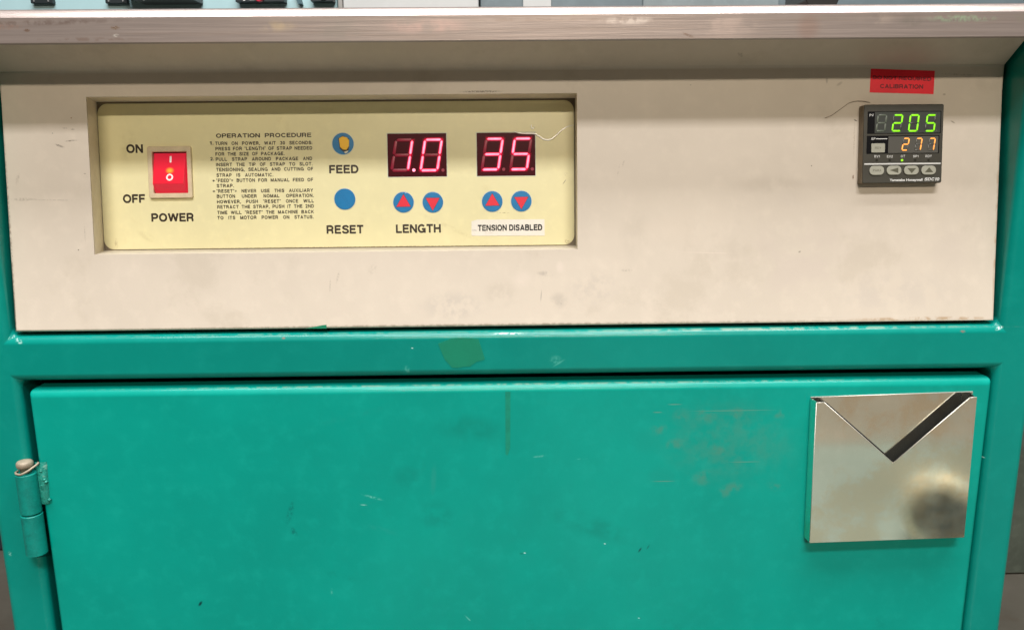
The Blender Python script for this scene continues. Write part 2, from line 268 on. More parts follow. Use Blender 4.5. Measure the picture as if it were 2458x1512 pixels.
M['panel'] = mat('beige_painted_sheet', (0.665, 0.58, 0.472), 0.42, spec=0.4, var=0.08, vscale=10, bump=0.07, bscale=500,
                 spots=panel_spots, grime=((0.56, 0.485, 0.385), 14, 0.54, 0.6), scuffs=((0.5, 0.43, 0.34), 0.35))
M['recess'] = mat('grey_beige_recess_paint', (0.68, 0.61, 0.50), 0.45, var=0.10, vscale=60,
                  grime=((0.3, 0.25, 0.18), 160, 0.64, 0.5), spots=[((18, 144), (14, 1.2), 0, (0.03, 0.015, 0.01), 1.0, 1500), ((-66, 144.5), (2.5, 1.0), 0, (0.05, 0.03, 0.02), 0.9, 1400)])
YD = (0.62, 0.55, 0.27)
M['membrane'] = mat('yellow_membrane_film', (0.90, 0.83, 0.485), 0.32, spec=0.45, coat=0.55, coat_rough=0.06, var=0.08, vscale=14, bump=0.25, bscale=14,
                    grime=((0.80, 0.72, 0.40), 40, 0.58, 0.5),
                    spots=[((44, 98), (1.5, 1.5), 0, (0.3, 0.24, 0.12), 0.5, 600), ((43, 93), (0.4, 2.6), 35, (0.3, 0.24, 0.12), 0.8, 0), ((2.5, 73.4), (6, 0.5), 3, (0.35, 0.28, 0.12), 0.7, 900), ((-250.5, 56), (1.5, 4), 0, (0.4, 0.28, 0.12), 0.6, 700),
                           ((-85, 52), (160, 0.6), 0, (0.35, 0.25, 0.12), 0.6, 900), ((45, 54), (3, 2), 40, (0.3, 0.2, 0.08), 0.6, 900), ((-230, 60), (9, 3), 30, YD, 0.4, 200), ((-32, 64), (30, 2), 25, YD, 0.3, 200), ((-240, 118), (8, 14), 10, YD, 0.35, 80)])
M['ink'] = mat('dark_brown_print', (0.035, 0.022, 0.012), 0.4)
M['ink_soft'] = mat('brown_print', (0.03, 0.02, 0.01), 0.4)
M['black_ink'] = mat('black_print', (0.012, 0.01, 0.012), 0.4)
M['blue'] = mat('blue_print', (0.008, 0.215, 0.50), 0.3, coat=0.5, var=0.12, vscale=90, bump=0.1, bscale=120)
M['halo'] = mat('pale_outline_print', (0.72, 0.72, 0.55), 0.4)
M['red_arrow'] = mat('red_print', (0.85, 0.03, 0.06), 0.3, coat=0.4)
M['yellow_dot'] = mat('yellow_button_plastic', (1.0, 0.56, 0.01), 0.35)
M['black'] = mat('black_plastic', (0.01, 0.01, 0.01), 0.4)
M['ivory'] = mat('aged_ivory_plastic', (0.76, 0.63, 0.42), 0.4, var=0.15, vscale=120, bump=0.12, bscale=600,
                 grime=((0.35, 0.22, 0.10), 300, 0.62, 0.6))
M['window_red'] = mat('dark_red_filter', (0.035, 0.0005, 0.003), 0.3, spec=0.12, emit=(1, 0.0, 0.08), estr=0.022)  # faint emission puts the digits' red glow into the filter
M['unlit_red'] = mat('unlit_red_segment', (0.16, 0.004, 0.02), 0.4, emit=(1, 0.01, 0.08), estr=0.12)  # off segments also carry a faint red emission
M['sticker_white'] = mat('white_paper_label', (0.90, 0.86, 0.76), 0.5, var=0.05, vscale=80, coat=0.2,
                         grime=((0.45, 0.36, 0.24), 240, 0.66, 0.6))
M['sticker_red'] = mat('red_paper_label', (0.98, 0.012, 0.03), 0.5, var=0.12, vscale=60)
M['red_ink'] = mat('dark_print_on_red', (0.13, 0.004, 0.01), 0.5)
M['case_tan'] = mat('dusty_controller_case', (0.22, 0.165, 0.10), 0.55, var=0.3, vscale=150)
M['bezel'] = mat('dark_taupe_plastic', (0.052, 0.048, 0.035), 0.45, var=0.12, vscale=150, grime=((0.13, 0.11, 0.07), 200, 0.64, 0.4))
M['window_black'] = mat('black_window', (0.008, 0.008, 0.009), 0.2)
M['lcd'] = mat('grey_display_filter', (0.055, 0.06, 0.052), 0.3)
M['lcd_low'] = mat('warm_grey_display_filter', (0.105, 0.10, 0.085), 0.3)
M['unlit_grey'] = mat('unlit_grey_segment', (0.115, 0.135, 0.10), 0.4)
M['key'] = mat('grey_rubber_key', (0.40, 0.39, 0.31), 0.5, var=0.1, vscale=200)
M['key_ink'] = mat('key_print', (0.10, 0.095, 0.06), 0.5)
M['white_ink'] = mat('white_print', (0.75, 0.74, 0.70), 0.4)
M['white_plastic'] = mat('white_symbol', (0.9, 0.82, 0.8), 0.4, emit=(1, 0.75, 0.78), estr=0.15)
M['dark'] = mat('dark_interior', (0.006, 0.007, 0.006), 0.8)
M['sidepanel'] = mat('green_side_sheet', GREEN, 0.4, var=0.1)
M['tape'] = mat('faded_green_tape', (0.002, 0.215, 0.12), 0.42, var=0.10, vscale=90)
M['tape_dark'] = mat('green_tape_scrap', (0.005, 0.20, 0.10), 0.4, var=0.1, vscale=90)
M['hair'] = mat('brown_fibre', (0.14, 0.09, 0.05), 0.5)
M['crease'] = mat('film_crease_glint', (1.0, 0.98, 0.92), 0.42, metal=0.75)  # whiteness paints the lamp glint along the film wrinkle
M['lens_off'] = mat('unlit_lens', (0.02, 0.018, 0.012), 0.3)

def emission(name, edge, core, strength_edge, strength_core):
    m = bpy.data.materials.new(name); m.use_nodes = True
    t = m.node_tree; N = t.nodes; L = t.links
    b = N['Principled BSDF']; b.inputs['Base Color'].default_value = (*edge, 1)
    a = N.new('ShaderNodeAttribute'); a.attribute_name = 'core'
    x = N.new('ShaderNodeMix'); x.data_type = 'RGBA'
    L.new(a.outputs['Fac'], x.inputs[0])
    x.inputs[6].default_value = (*(v * strength_edge for v in edge), 1)
    x.inputs[7].default_value = (*(v * strength_core for v in core), 1)
    tc = N.new('ShaderNodeTexCoord'); n = N.new('ShaderNodeTexNoise'); n.inputs['Scale'].default_value = 260
    L.new(tc.outputs['Object'], n.inputs['Vector'])
    mr = N.new('ShaderNodeMapRange'); mr.inputs[1].default_value = 0.3; mr.inputs[2].default_value = 0.7; mr.inputs[3].default_value = 0.8; mr.inputs[4].default_value = 1.2
    L.new(n.outputs['Fac'], mr.inputs[0])
    L.new(x.outputs[2], b.inputs['Emission Color']); L.new(mr.outputs[0], b.inputs['Emission Strength'])
    return m
M['lit_red'] = emission('lit_red_segment', (1.0, 0.0, 0.07), (1.0, 0.34, 0.46), 1.0, 1.9)
def glow_material(name, c, strength):
    m = bpy.data.materials.new(name); m.use_nodes = True
    t = m.node_tree; N = t.nodes; L = t.links; N.remove(N['Principled BSDF'])
    a = N.new('ShaderNodeAttribute'); a.attribute_name = 'core'
    p = N.new('ShaderNodeMath'); p.operation = 'MULTIPLY'; L.new(a.outputs['Fac'], p.inputs[0]); L.new(a.outputs['Fac'], p.inputs[1])
    q = N.new('ShaderNodeMath'); q.operation = 'MULTIPLY'; L.new(p.outputs[0], q.inputs[0]); q.inputs[1].default_value = strength
    e_ = N.new('ShaderNodeEmission'); e_.inputs['Color'].default_value = (*c, 1); L.new(q.outputs[0], e_.inputs['Strength'])
    tr_ = N.new('ShaderNodeBsdfTransparent'); ad = N.new('ShaderNodeAddShader')
    L.new(e_.outputs[0], ad.inputs[0]); L.new(tr_.outputs[0], ad.inputs[1]); L.new(ad.outputs[0], N['Material Output'].inputs['Surface'])
    return m
M['glow_red'] = glow_material('red_diffuser_glow', (1.0, 0.0, 0.05), 0.7)
M['glow_green'] = glow_material('green_diffuser_glow', (0.25, 0.8, 0.0), 0.20)
M['lit_green'] = emission('lit_green_segment', (0.14, 0.62, 0.0), (0.42, 0.95, 0.01), 0.55, 0.95)
M['lit_amber'] = emission('lit_amber_segment', (0.9, 0.24, 0.02), (1.0, 0.56, 0.14), 0.8, 1.25)

def rocker_material():
    m = mat('lit_red_rocker_plastic', (0.70, 0.006, 0.018), 0.28, spec=0.3, emit=(1, 0.03, 0.06), estr=0.10)
    t = m.node_tree; N = t.nodes; L = t.links; b = N['Principled BSDF']
    tc = N.new('ShaderNodeTexCoord')
    g = ROCKER['glow']
    mp = N.new('ShaderNodeMapping'); mp.vector_type = 'TEXTURE'
    mp.inputs['Location'].default_value = (g[0] * MM, 0, g[1] * MM)
    mp.inputs['Scale'].default_value = (3.3 * MM, 1, 2.6 * MM)
    L.new(tc.outputs['Object'], mp.inputs['Vector'])
    ln = N.new('ShaderNodeVectorMath'); ln.operation = 'LENGTH'; L.new(mp.outputs[0], ln.inputs[0])
    mr = N.new('ShaderNodeMapRange'); mr.interpolation_type = 'SMOOTHSTEP'
    mr.inputs[1].default_value = 0.1; mr.inputs[2].default_value = 1.0; mr.inputs[3].default_value = 1; mr.inputs[4].default_value = 0
    L.new(ln.outputs['Value'], mr.inputs[0])
    wv = N.new('ShaderNodeTexWave'); wv.inputs['Scale'].default_value = 520; wv.bands_direction = 'X'
    L.new(tc.outputs['Object'], wv.inputs['Vector'])
    mm = N.new('ShaderNodeMapRange'); mm.inputs[3].default_value = 0.6; mm.inputs[4].default_value = 1.0
    L.new(wv.outputs['Fac'], mm.inputs[0])
    mu = N.new('ShaderNodeMath'); mu.operation = 'MULTIPLY'; L.new(mr.outputs[0], mu.inputs[0]); L.new(mm.outputs[0], mu.inputs[1])
    x = N.new('ShaderNodeMix'); x.data_type = 'RGBA'; L.new(mu.outputs[0], x.inputs[0])
    x.inputs[6].default_value = (0.26, 0.012, 0.028, 1); x.inputs[7].default_value = (1.2, 0.62, 0.02, 1)
    L.new(x.outputs[2], b.inputs['Emission Color']); b.inputs['Emission Strength'].default_value = 1.0
    return m
M['rocker'] = rocker_material()

def steel(name, c, rough, stretch, vscale, rv, brown=None, metal=1.0, bumpy=0.0, bscale=3.0, bdist=0.0004, spots=()):
    m = mat(name, c, rough, metal=metal, var=0.12, vscale=vscale, stretch=stretch, rvar=rv, grime=brown, spots=spots)
    t = m.node_tree; N = t.nodes; L = t.links; b = N['Principled BSDF']
    if bumpy:
        tc = N.new('ShaderNodeTexCoord'); mp = N.new('ShaderNodeMapping'); mp.inputs['Scale'].default_value = stretch
        n = N.new('ShaderNodeTexNoise'); n.inputs['Scale'].default_value = bscale; n.inputs['Detail'].default_value = 5
        bp = N.new('ShaderNodeBump'); bp.inputs['Strength'].default_value = bumpy; bp.inputs['Distance'].default_value = bdist
        L.new(tc.outputs['Object'], mp.inputs['Vector']); L.new(mp.outputs[0], n.inputs['Vector'])
        L.new(n.outputs['Fac'], bp.inputs['Height']); L.new(bp.outputs[0], b.inputs['Normal'])
    return m
TZ = 64 + CAM_Z * 1000
M['trim'] = steel('brushed_steel_edge', (0.45, 0.37, 0.33), 0.33, (1.6, 1, 90), 5, 0.04, ((0.40, 0.31, 0.26), 4, 0.50, 0.45), 0.62, 0.10, 22,
                  spots=[((-262, TZ), (2.4, 1.2), 0, (0.20, 0.09, 0.03), 1.0, 1500), ((-213, TZ + 1), (3.4, 1.4), 0, (0.25, 0.14, 0.06), 1.0, 1500),
                         ((-290, TZ + 2), (34, 3), 0, (0.5, 0.28, 0.2), 0.7, 200), ((-255, TZ + 4), (60, 2.2), -1, (0.22, 0.15, 0.12), 0.6, 160), ((-230, TZ - 5), (40, 1.5), 0, (0.3, 0.2, 0.15), 0.5, 160),
                         ((-125, TZ + 2), (16, 5), 0, (0.72, 0.56, 0.34), 0.5, 60), ((-85, TZ - 1), (34, 9), 0, (0.36, 0.32, 0.28), 0.55, 40), ((-40, TZ + 1), (30, 6), 0, (0.75, 0.50, 0.44), 0.45, 60),  # soft tinted patches from here on paint blurred reflections into the steel
                         ((20, TZ + 4), (60, 1.6), 0, (0.36, 0.28, 0.23), 0.5, 140), ((-213, TZ - 3), (2.4, 1.2), 0, (0.95, 0.9, 0.8), 0.8, 900), ((75, TZ + 3), (22, 3), 0, (0.9, 0.8, 0.72), 0.5, 140),
                         ((130, TZ), (24, 8), 0, (0.74, 0.58, 0.5), 0.4, 60), ((215, TZ + 3), (14, 4), 0, (0.62, 0.5, 0.42), 0.5, 90), ((234, TZ + 2), (9, 5), 0, (0.30, 0.27, 0.22), 0.5, 120), ((300, TZ + 3), (12, 4), 0, (0.36, 0.36, 0.24), 0.5, 120), ((108, TZ - 5), (5, 1.2), 20, (0.2, 0.12, 0.08), 0.9, 1700),
                         ((176, TZ - 1), (9, 10), 0, (0.40, 0.28, 0.23), 0.7, 0), ((263, TZ + 3), (26, 2.6), 0, (0.50, 0.72, 0.45), 0.6, 300),
                         ((190, TZ + 7), (28, 0.8), -1, (0.6, 0.2, 0.25), 0.6, 0)])
M['pocket'] = steel('stained_polished_steel', (0.92, 0.93, 0.83), 0.085, (1, 1, 1), 14, 0.04, ((0.82, 0.70, 0.52), 16, 0.46, 0.7), 0.98, 0.03, 9)
M['edge_metal'] = mat('bright_cut_steel', (0.70, 0.66, 0.58), 0.5, metal=0.6)

# ------------------------------------------------------------------ builders
def link(name, me, material, parent=None, matrix=None, smooth=False):
    o = bpy.data.objects.new(name, me); col.objects.link(o)
    if material is not None and not me.materials: me.materials.append(material)
    if parent is not None: o.parent = parent
    if matrix is not None: o.matrix_local = matrix
    if smooth:
        for p in me.polygons: p.use_smooth = True
    return o

def raw(name, verts, faces, material, parent=None, matrix=None, smooth=False, bevel=0, seg=3, scale=MM, angle=35):
    me = bpy.data.meshes.new(name)
    me.from_pydata([(v[0] * scale, v[1] * scale, v[2] * scale) for v in verts], [], faces)
    bm = bmesh.new(); bm.from_mesh(me); bmesh.ops.recalc_face_normals(bm, faces=bm.faces); bm.to_mesh(me); bm.free()
    o = link(name, me, material, parent, matrix, smooth or bevel > 0)
    if bevel > 0:
        b = o.modifiers.new('bevel', 'BEVEL'); b.width = bevel * scale; b.segments = seg
        b.limit_method = 'ANGLE'; b.angle_limit = math.radians(angle); b.harden_normals = True; b.use_clamp_overlap = True
    return o

def prism_geo(poly, h0, h1):
    n = len(poly)
    v = [(p[0], h0, p[1]) for p in poly] + [(p[0], h1, p[1]) for p in poly]
    f = [tuple(range(n)), tuple(range(2 * n - 1, n - 1, -1))]
    for i in range(n):
        j = (i + 1) % n
        f.append((i, i + n, j + n, j))
    return v, f

def prism(name, poly, h0, h1, material, parent=None, matrix=None, bevel=0, seg=2):
    v, f = prism_geo(poly, h0, h1)
    return raw(name, v, f, material, parent, matrix, bevel=bevel, seg=seg)

def rrect(u0, v0, u1, v1, r, n=5):
    if r <= 0: return [(u0, v0), (u1, v0), (u1, v1), (u0, v1)]
    out = []
    for cx, cy, a in ((u1 - r, v0 + r, -90), (u1 - r, v1 - r, 0), (u0 + r, v1 - r, 90), (u0 + r, v0 + r, 180)):
        for k in range(n + 1):
            t = math.radians(a + 90 * k / n); out.append((cx + r * math.cos(t), cy + r * math.sin(t)))
    return out

def circle(cx, cy, r, n=32):
    return [(cx + r * math.cos(2 * math.pi * k / n), cy + r * math.sin(2 * math.pi * k / n)) for k in range(n)]

def ring_prism(name, outer, inner, h0, h1, material, parent=None, matrix=None, bevel=0, seg=2):
    n = len(outer)
    v = [(p[0], h, p[1]) for h in (h0, h1) for poly in (outer, inner) for p in poly]
    f = []
    for i in range(n):
        j = (i + 1) % n
        f += [(i, j, n + j, n + i), (2 * n + i, 3 * n + i, 3 * n + j, 2 * n + j), (i, 2 * n + i, 2 * n + j, j), (n + i, n + j, 3 * n + j, 3 * n + i)]
    return raw(name, v, f, material, parent, matrix, bevel=bevel, seg=seg)

def tube(name, pts, r, material, parent=None, matrix=None, n=6, taper=False):
    v = []; f = []
    P = [Vector(p) for p in pts]
    for i, p in enumerate(P):
        t = (P[min(i + 1, len(P) - 1)] - P[max(i - 1, 0)]).normalized()
        a = t.cross(Vector((0, 1, 0))).normalized(); b = t.cross(a)
        rr = r * (math.sin(math.pi * (i + 0.6) / (len(P) + 0.2)) ** 0.6 if taper else 1)
        for k in range(n):
            q = p + rr * (math.cos(2 * math.pi * k / n) * a + math.sin(2 * math.pi * k / n) * b); v.append(tuple(q))
    for i in range(len(P) - 1):
        for k in range(n):
            f.append((i * n + k, i * n + (k + 1) % n, (i + 1) * n + (k + 1) % n, (i + 1) * n + k))
    f.append(tuple(range(n))); f.append(tuple(range((len(P) - 1) * n, len(P) * n)))
    return raw(name, v, f, material, parent, matrix, smooth=True)

def smooth_path(pts, k=5):
    out = []
    P = [Vector((*p, 0)) if len(p) == 2 else Vector(p) for p in pts]
    for i in range(len(P) - 1):
        p0, p1, p2, p3 = P[max(i - 1, 0)], P[i], P[i + 1], P[min(i + 2, len(P) - 1)]
        for j in range(k):
            t = j / k
            out.append(0.5 * ((2 * p1) + (p2 - p0) * t + (2 * p0 - 5 * p1 + 4 * p2 - p3) * t * t + (-p0 + 3 * p1 - 3 * p2 + p3) * t ** 3))
    out.append(P[-1])
    return out

# text: flat letter meshes from the built-in font, fitted to a measured length and capital height
TXT = {}
def glyphs(s, bold, shear=0.0):
    key = (s, bold, shear)
    if key in TXT: return TXT[key]
    c = bpy.data.curves.new('lettering', 'FONT'); c.body = s; c.resolution_u = 3; c.offset = bold; c.shear = shear
    o = bpy.data.objects.new('lettering', c); col.objects.link(o)
    dg = bpy.context.evaluated_depsgraph_get(); dg.update()
    me = bpy.data.meshes.new_from_object(o.evaluated_get(dg))
    vs_ = [(v.co.x, v.co.y) for v in me.vertices]; fs = [tuple(p.vertices) for p in me.polygons]
    bpy.data.objects.remove(o); bpy.data.curves.remove(c); bpy.data.meshes.remove(me)
    x0 = min(v[0] for v in vs_); x1 = max(v[0] for v in vs_)
    TXT[key] = ([(v[0] - x0, v[1]) for v in vs_], fs, x1 - x0)
    return TXT[key]
CAPH = max(v[1] for v in glyphs('H', 0.0)[0])

# plain grotesque capitals drawn as thick strokes: glyph -> (width, list of centre-line strokes), capital height 1
TH = 0.19
def _arc(cx, cy, rx, ry, a0, a1, n=10):
    return [(cx + rx * math.cos(math.radians(a0 + (a1 - a0) * k / n)), cy + ry * math.sin(math.radians(a0 + (a1 - a0) * k / n))) for k in range(n + 1)]
def _grotesque():
    t = TH / 2; m = 0.5; T = 1 - t
    G = {}
    G['A'] = (0.96, [[(t * 1.0, 0), (0.48, 0.97)], [(0.48, 0.97), (0.96 - t, 0)], [(0.24, 0.30), (0.72, 0.30)]])
    G['B'] = (0.86, [[(t, 0), (t, 1)], [(t, T), (0.50, T)] + _arc(0.50, 0.735, 0.25, 0.17, 90, -90)[0:] + [(t, 0.55)], [(t, 0.54), (0.54, 0.54)] + _arc(0.54, 0.315, 0.22, 0.225, 90, -90) + [(t, t)]])
    G['C'] = (0.93, [_arc(0.485, 0.5, 0.39, 0.41, 38, 322, 18)])
    G['D'] = (0.89, [[(t, 0), (t, 1)], [(t, T), (0.42, T)] + _arc(0.42, 0.5, 0.37, T - 0.5, 90, -90, 12) + [(t, t)]])
    G['E'] = (0.78, [[(t, 0), (t, 1)], [(t, T), (0.76, T)], [(t, 0.52), (0.70, 0.52)], [(t, t), (0.78, t)]])
    G['F'] = (0.73, [[(t, 0), (t, 1)], [(t, T), (0.73, T)], [(t, 0.49), (0.66, 0.49)]])
    G['G'] = (0.98, [_arc(0.49, 0.5, 0.395, 0.41, 40, 345, 18) + [(0.88, 0.44), (0.52, 0.44)], [(0.885, 0.46), (0.885, 0.0)]])
    G['H'] = (0.86, [[(t, 0), (t, 1)], [(0.86 - t, 0), (0.86 - t, 1)], [(t, 0.52), (0.86 - t, 0.52)]])
    G['I'] = (0.20, [[(0.10, 0), (0.10, 1)]])
    G['K'] = (0.92, [[(t, 0), (t, 1)], [(t, 0.34), (0.78, 1.0)], [(0.36, 0.58), (0.82, 0.0)]])
    G['L'] = (0.74, [[(t, 1), (t, 0)], [(t, t), (0.74, t)]])
    G['M'] = (1.02, [[(t, 0), (t, 1)], [(t + 0.02, 0.96), (0.51, 0.06)], [(0.51, 0.06), (1.0 - t, 0.96)], [(1.02 - t, 0), (1.02 - t, 1)]])
    G['N'] = (0.87, [[(t, 0), (t, 1)], [(t, 0.95), (0.87 - t, 0.05)], [(0.87 - t, 0), (0.87 - t, 1)]])
    G['O'] = (1.0, [_arc(0.5, 0.5, 0.405, 0.41, 0, 360, 24)])
    G['P'] = (0.83, [[(t, 0), (t, 1)], [(t, T), (0.50, T)] + _arc(0.50, 0.675, 0.235, 0.23, 90, -90) + [(t, 0.445)]])
    G['Q'] = (1.0, G['O'][1] + [[(0.56, 0.30), (0.92, 0.02)]])
    G['R'] = (0.90, G['P'][1] + [[(0.50, 0.44), (0.66, 0.40), (0.71, 0.28), (0.73, 0.06), (0.78, 0.0)]])
    G['S'] = (0.86, [[(0.76, 0.70), (0.73, 0.82), (0.60, 0.905), (0.43, 0.915), (0.25, 0.87), (0.15, 0.76), (0.17, 0.64), (0.30, 0.565), (0.56, 0.495), (0.71, 0.42), (0.765, 0.30), (0.72, 0.17), (0.58, 0.095), (0.42, 0.085), (0.22, 0.13), (0.12, 0.23), (0.105, 0.32)]])
    G['T'] = (0.82, [[(0.41, 0), (0.41, 1)], [(0, T), (0.82, T)]])
    G['U'] = (0.86, [[(t, 1), (t, 0.38)] + _arc(0.43, 0.38, 0.43 - t, 0.38 - t, 180, 360, 12) + [(0.86 - t, 1)]])
    G['V'] = (0.90, [[(t, 1), (0.45, 0.04)], [(0.45, 0.04), (0.90 - t, 1)]])
    G['W'] = (1.32, [[(t, 1), (0.36, 0.04)], [(0.36, 0.04), (0.66, 0.96)], [(0.66, 0.96), (0.96, 0.04)], [(0.96, 0.04), (1.32 - t, 1)]])
    G['X'] = (0.90, [[(t, 1), (0.90 - t, 0)], [(t, 0), (0.90 - t, 1)]])
    G['Y'] = (0.92, [[(t, 1), (0.46, 0.42)], [(0.92 - t, 1), (0.46, 0.42)], [(0.46, 0.46), (0.46, 0)]])
    G['Z'] = (0.80, [[(0.03, T), (0.76, T)], [(0.70, T), (0.10, t)], [(0.02, t), (0.80, t)]])
    G['0'] = (0.72, [_arc(0.36, 0.5, 0.265, 0.41, 0, 360, 20)])
    G['1'] = (0.42, [[(0.30, 0), (0.30, 1)], [(0.0, 0.72), (0.27, 0.80)]])
    G['2'] = (0.72, [[(0.10, 0.66)] + _arc(0.36, 0.68, 0.26, 0.23, 170, -20, 8) + [(0.12, 0.11)], [(0.03, t), (0.72, t)]])
    G['3'] = (0.72, [_arc(0.35, 0.72, 0.24, 0.19, 165, -90, 8), _arc(0.35, 0.30, 0.27, 0.22, 90, -165, 8)])
    G['.'] = (0.20, [[(0.10, 0), (0.10, 0.2)]])
    G[','] = (0.20, [[(0.12, 0.2), (0.10, 0.02), (0.04, -0.17)]])
    G[':'] = (0.20, [[(0.10, 0), (0.10, 0.2)], [(0.10, 0.48), (0.10, 0.68)]])
    G['"'] = (0.34, [[(0.08, 1.02), (0.08, 0.72)], [(0.26, 1.02), (0.26, 0.72)]])
    G['='] = (0.66, [[(0.03, 0.34), (0.63, 0.34)], [(0.03, 0.64), (0.63, 0.64)]])
    G['*'] = (0.60, [[(0.30, 0.16), (0.30, 0.84)], [(0.02, 0.34), (0.58, 0.66)], [(0.02, 0.66), (0.58, 0.34)]])
    return G
GLY = _grotesque()
def stroke_word(s, weight=1.0, shear=0.0, track=0.13):
    V = []; F = []; x = 0.0; lay = 0
    for ch in s:
        wd, strokes = GLY[ch]
        for st_ in strokes:
            th = TH * weight * (0.5 if ch in '*' else 1) * (0.72 if ch in '"=' else 1)
            closed = (Vector(st_[0]) - Vector(st_[-1])).length < 1e-6 and len(st_) > 2
            P = [Vector(p) for p in (st_[:-1] if closed else st_)]
            n_ = len(P); off = len(V)
            for i in range(n_):
                a = P[i - 1] if (i > 0 or closed) else None
                b = P[(i + 1) % n_] if (i < n_ - 1 or closed) else None
                d0 = (P[i] - a).normalized() if a is not None else None
                d1 = (b - P[i]).normalized() if b is not None else None
                if d0 is None: d0 = d1
                if d1 is None: d1 = d0
                n0 = Vector((-d0.y, d0.x)); n1 = Vector((-d1.y, d1.x)); mt = (n0 + n1)
                mt = mt.normalized() if mt.length > 1e-6 else n0
                k_ = min(1.6, 1 / max(0.4, mt.dot(n0))) * th / 2
                for sg in (1, -1):
                    q = P[i] + sg * mt * k_
                    yy = min(1.03, max(-0.2 if ch == ',' else -0.015, q.y))
                    V.append((x + q.x + shear * yy, yy, lay))
            rng = n_ if closed else n_ - 1
            for i in range(rng):
                j = (i + 1) % n_
                F.append((off + 2 * i, off + 2 * j, off + 2 * j + 1, off + 2 * i + 1))
            lay = (lay + 1) % 7
        x += wd + track
    return V, F, x - track

def print_text(name, item, h, material, parent, weight=1.0, k=None, shear=0.0, slope=0.0, track=0.13, gap=0.42):
    s, x0, x1, base, cap = item
    words = [stroke_word(wd, weight, shear, track) for wd in s.split(' ')]
    nat = sum(p[2] for p in words); gaps = len(words) - 1; L_ = x1 - x0
    if k is None or not gaps: sx = L_ / (nat + gap * gaps)
    else: sx = min(k, L_ / (nat + 0.3 * gaps))
    sp = (L_ - sx * nat) / gaps if gaps else 0
    V = []; F = []; x = x0
    for vs_, fs, wd in words:
        off = len(V)
        for a, b, l_ in vs_:
            X = x + a * sx; V.append((X, h - 0.004 * l_, base + b * cap + slope * (X - x0)))
        F += [tuple(i + off for i in f) for f in fs]
        x += wd * sx + sp
    me = bpy.data.meshes.new(name); me.from_pydata([(a * MM, b * MM, c_ * MM) for a, b, c_ in V], [], F)
    return link(name, me, material, parent)

def lettering(name, item, h, material, parent, matrix=None, bold=0.02, k=None, shear=0.0, hfun=None, slope=0.0):
    s, x0, x1, base, cap = item
    sy = cap / (CAPH + bold)
    words = s.split(' ')
    parts = [glyphs(wd, bold, shear) for wd in words]
    nat = sum(p[2] for p in parts); gaps = len(words) - 1
    L_ = x1 - x0
    if k is None: sx = L_ / (nat + 0.34 * gaps)
    else: sx = min(k, L_ / (nat + 0.28 * gaps)) if gaps else L_ / nat
    sp = (L_ - sx * nat) / gaps if gaps else 0
    V = []; F = []; x = x0
    for vs_, fs, wd in parts:
        off = len(V)
        for a, b in vs_:
            X = x + a * sx; Y = base + b * sy + slope * (X - x0)
            V.append((X, h if hfun is None else hfun(Y), Y))
        F += [tuple(i + off for i in f) for f in fs]
        x += wd * sx + sp
    me = bpy.data.meshes.new(name); me.from_pydata([(a * MM, b * MM, c_ * MM) for a, b, c_ in V], [], F)
    return link(name, me, material, parent, matrix)

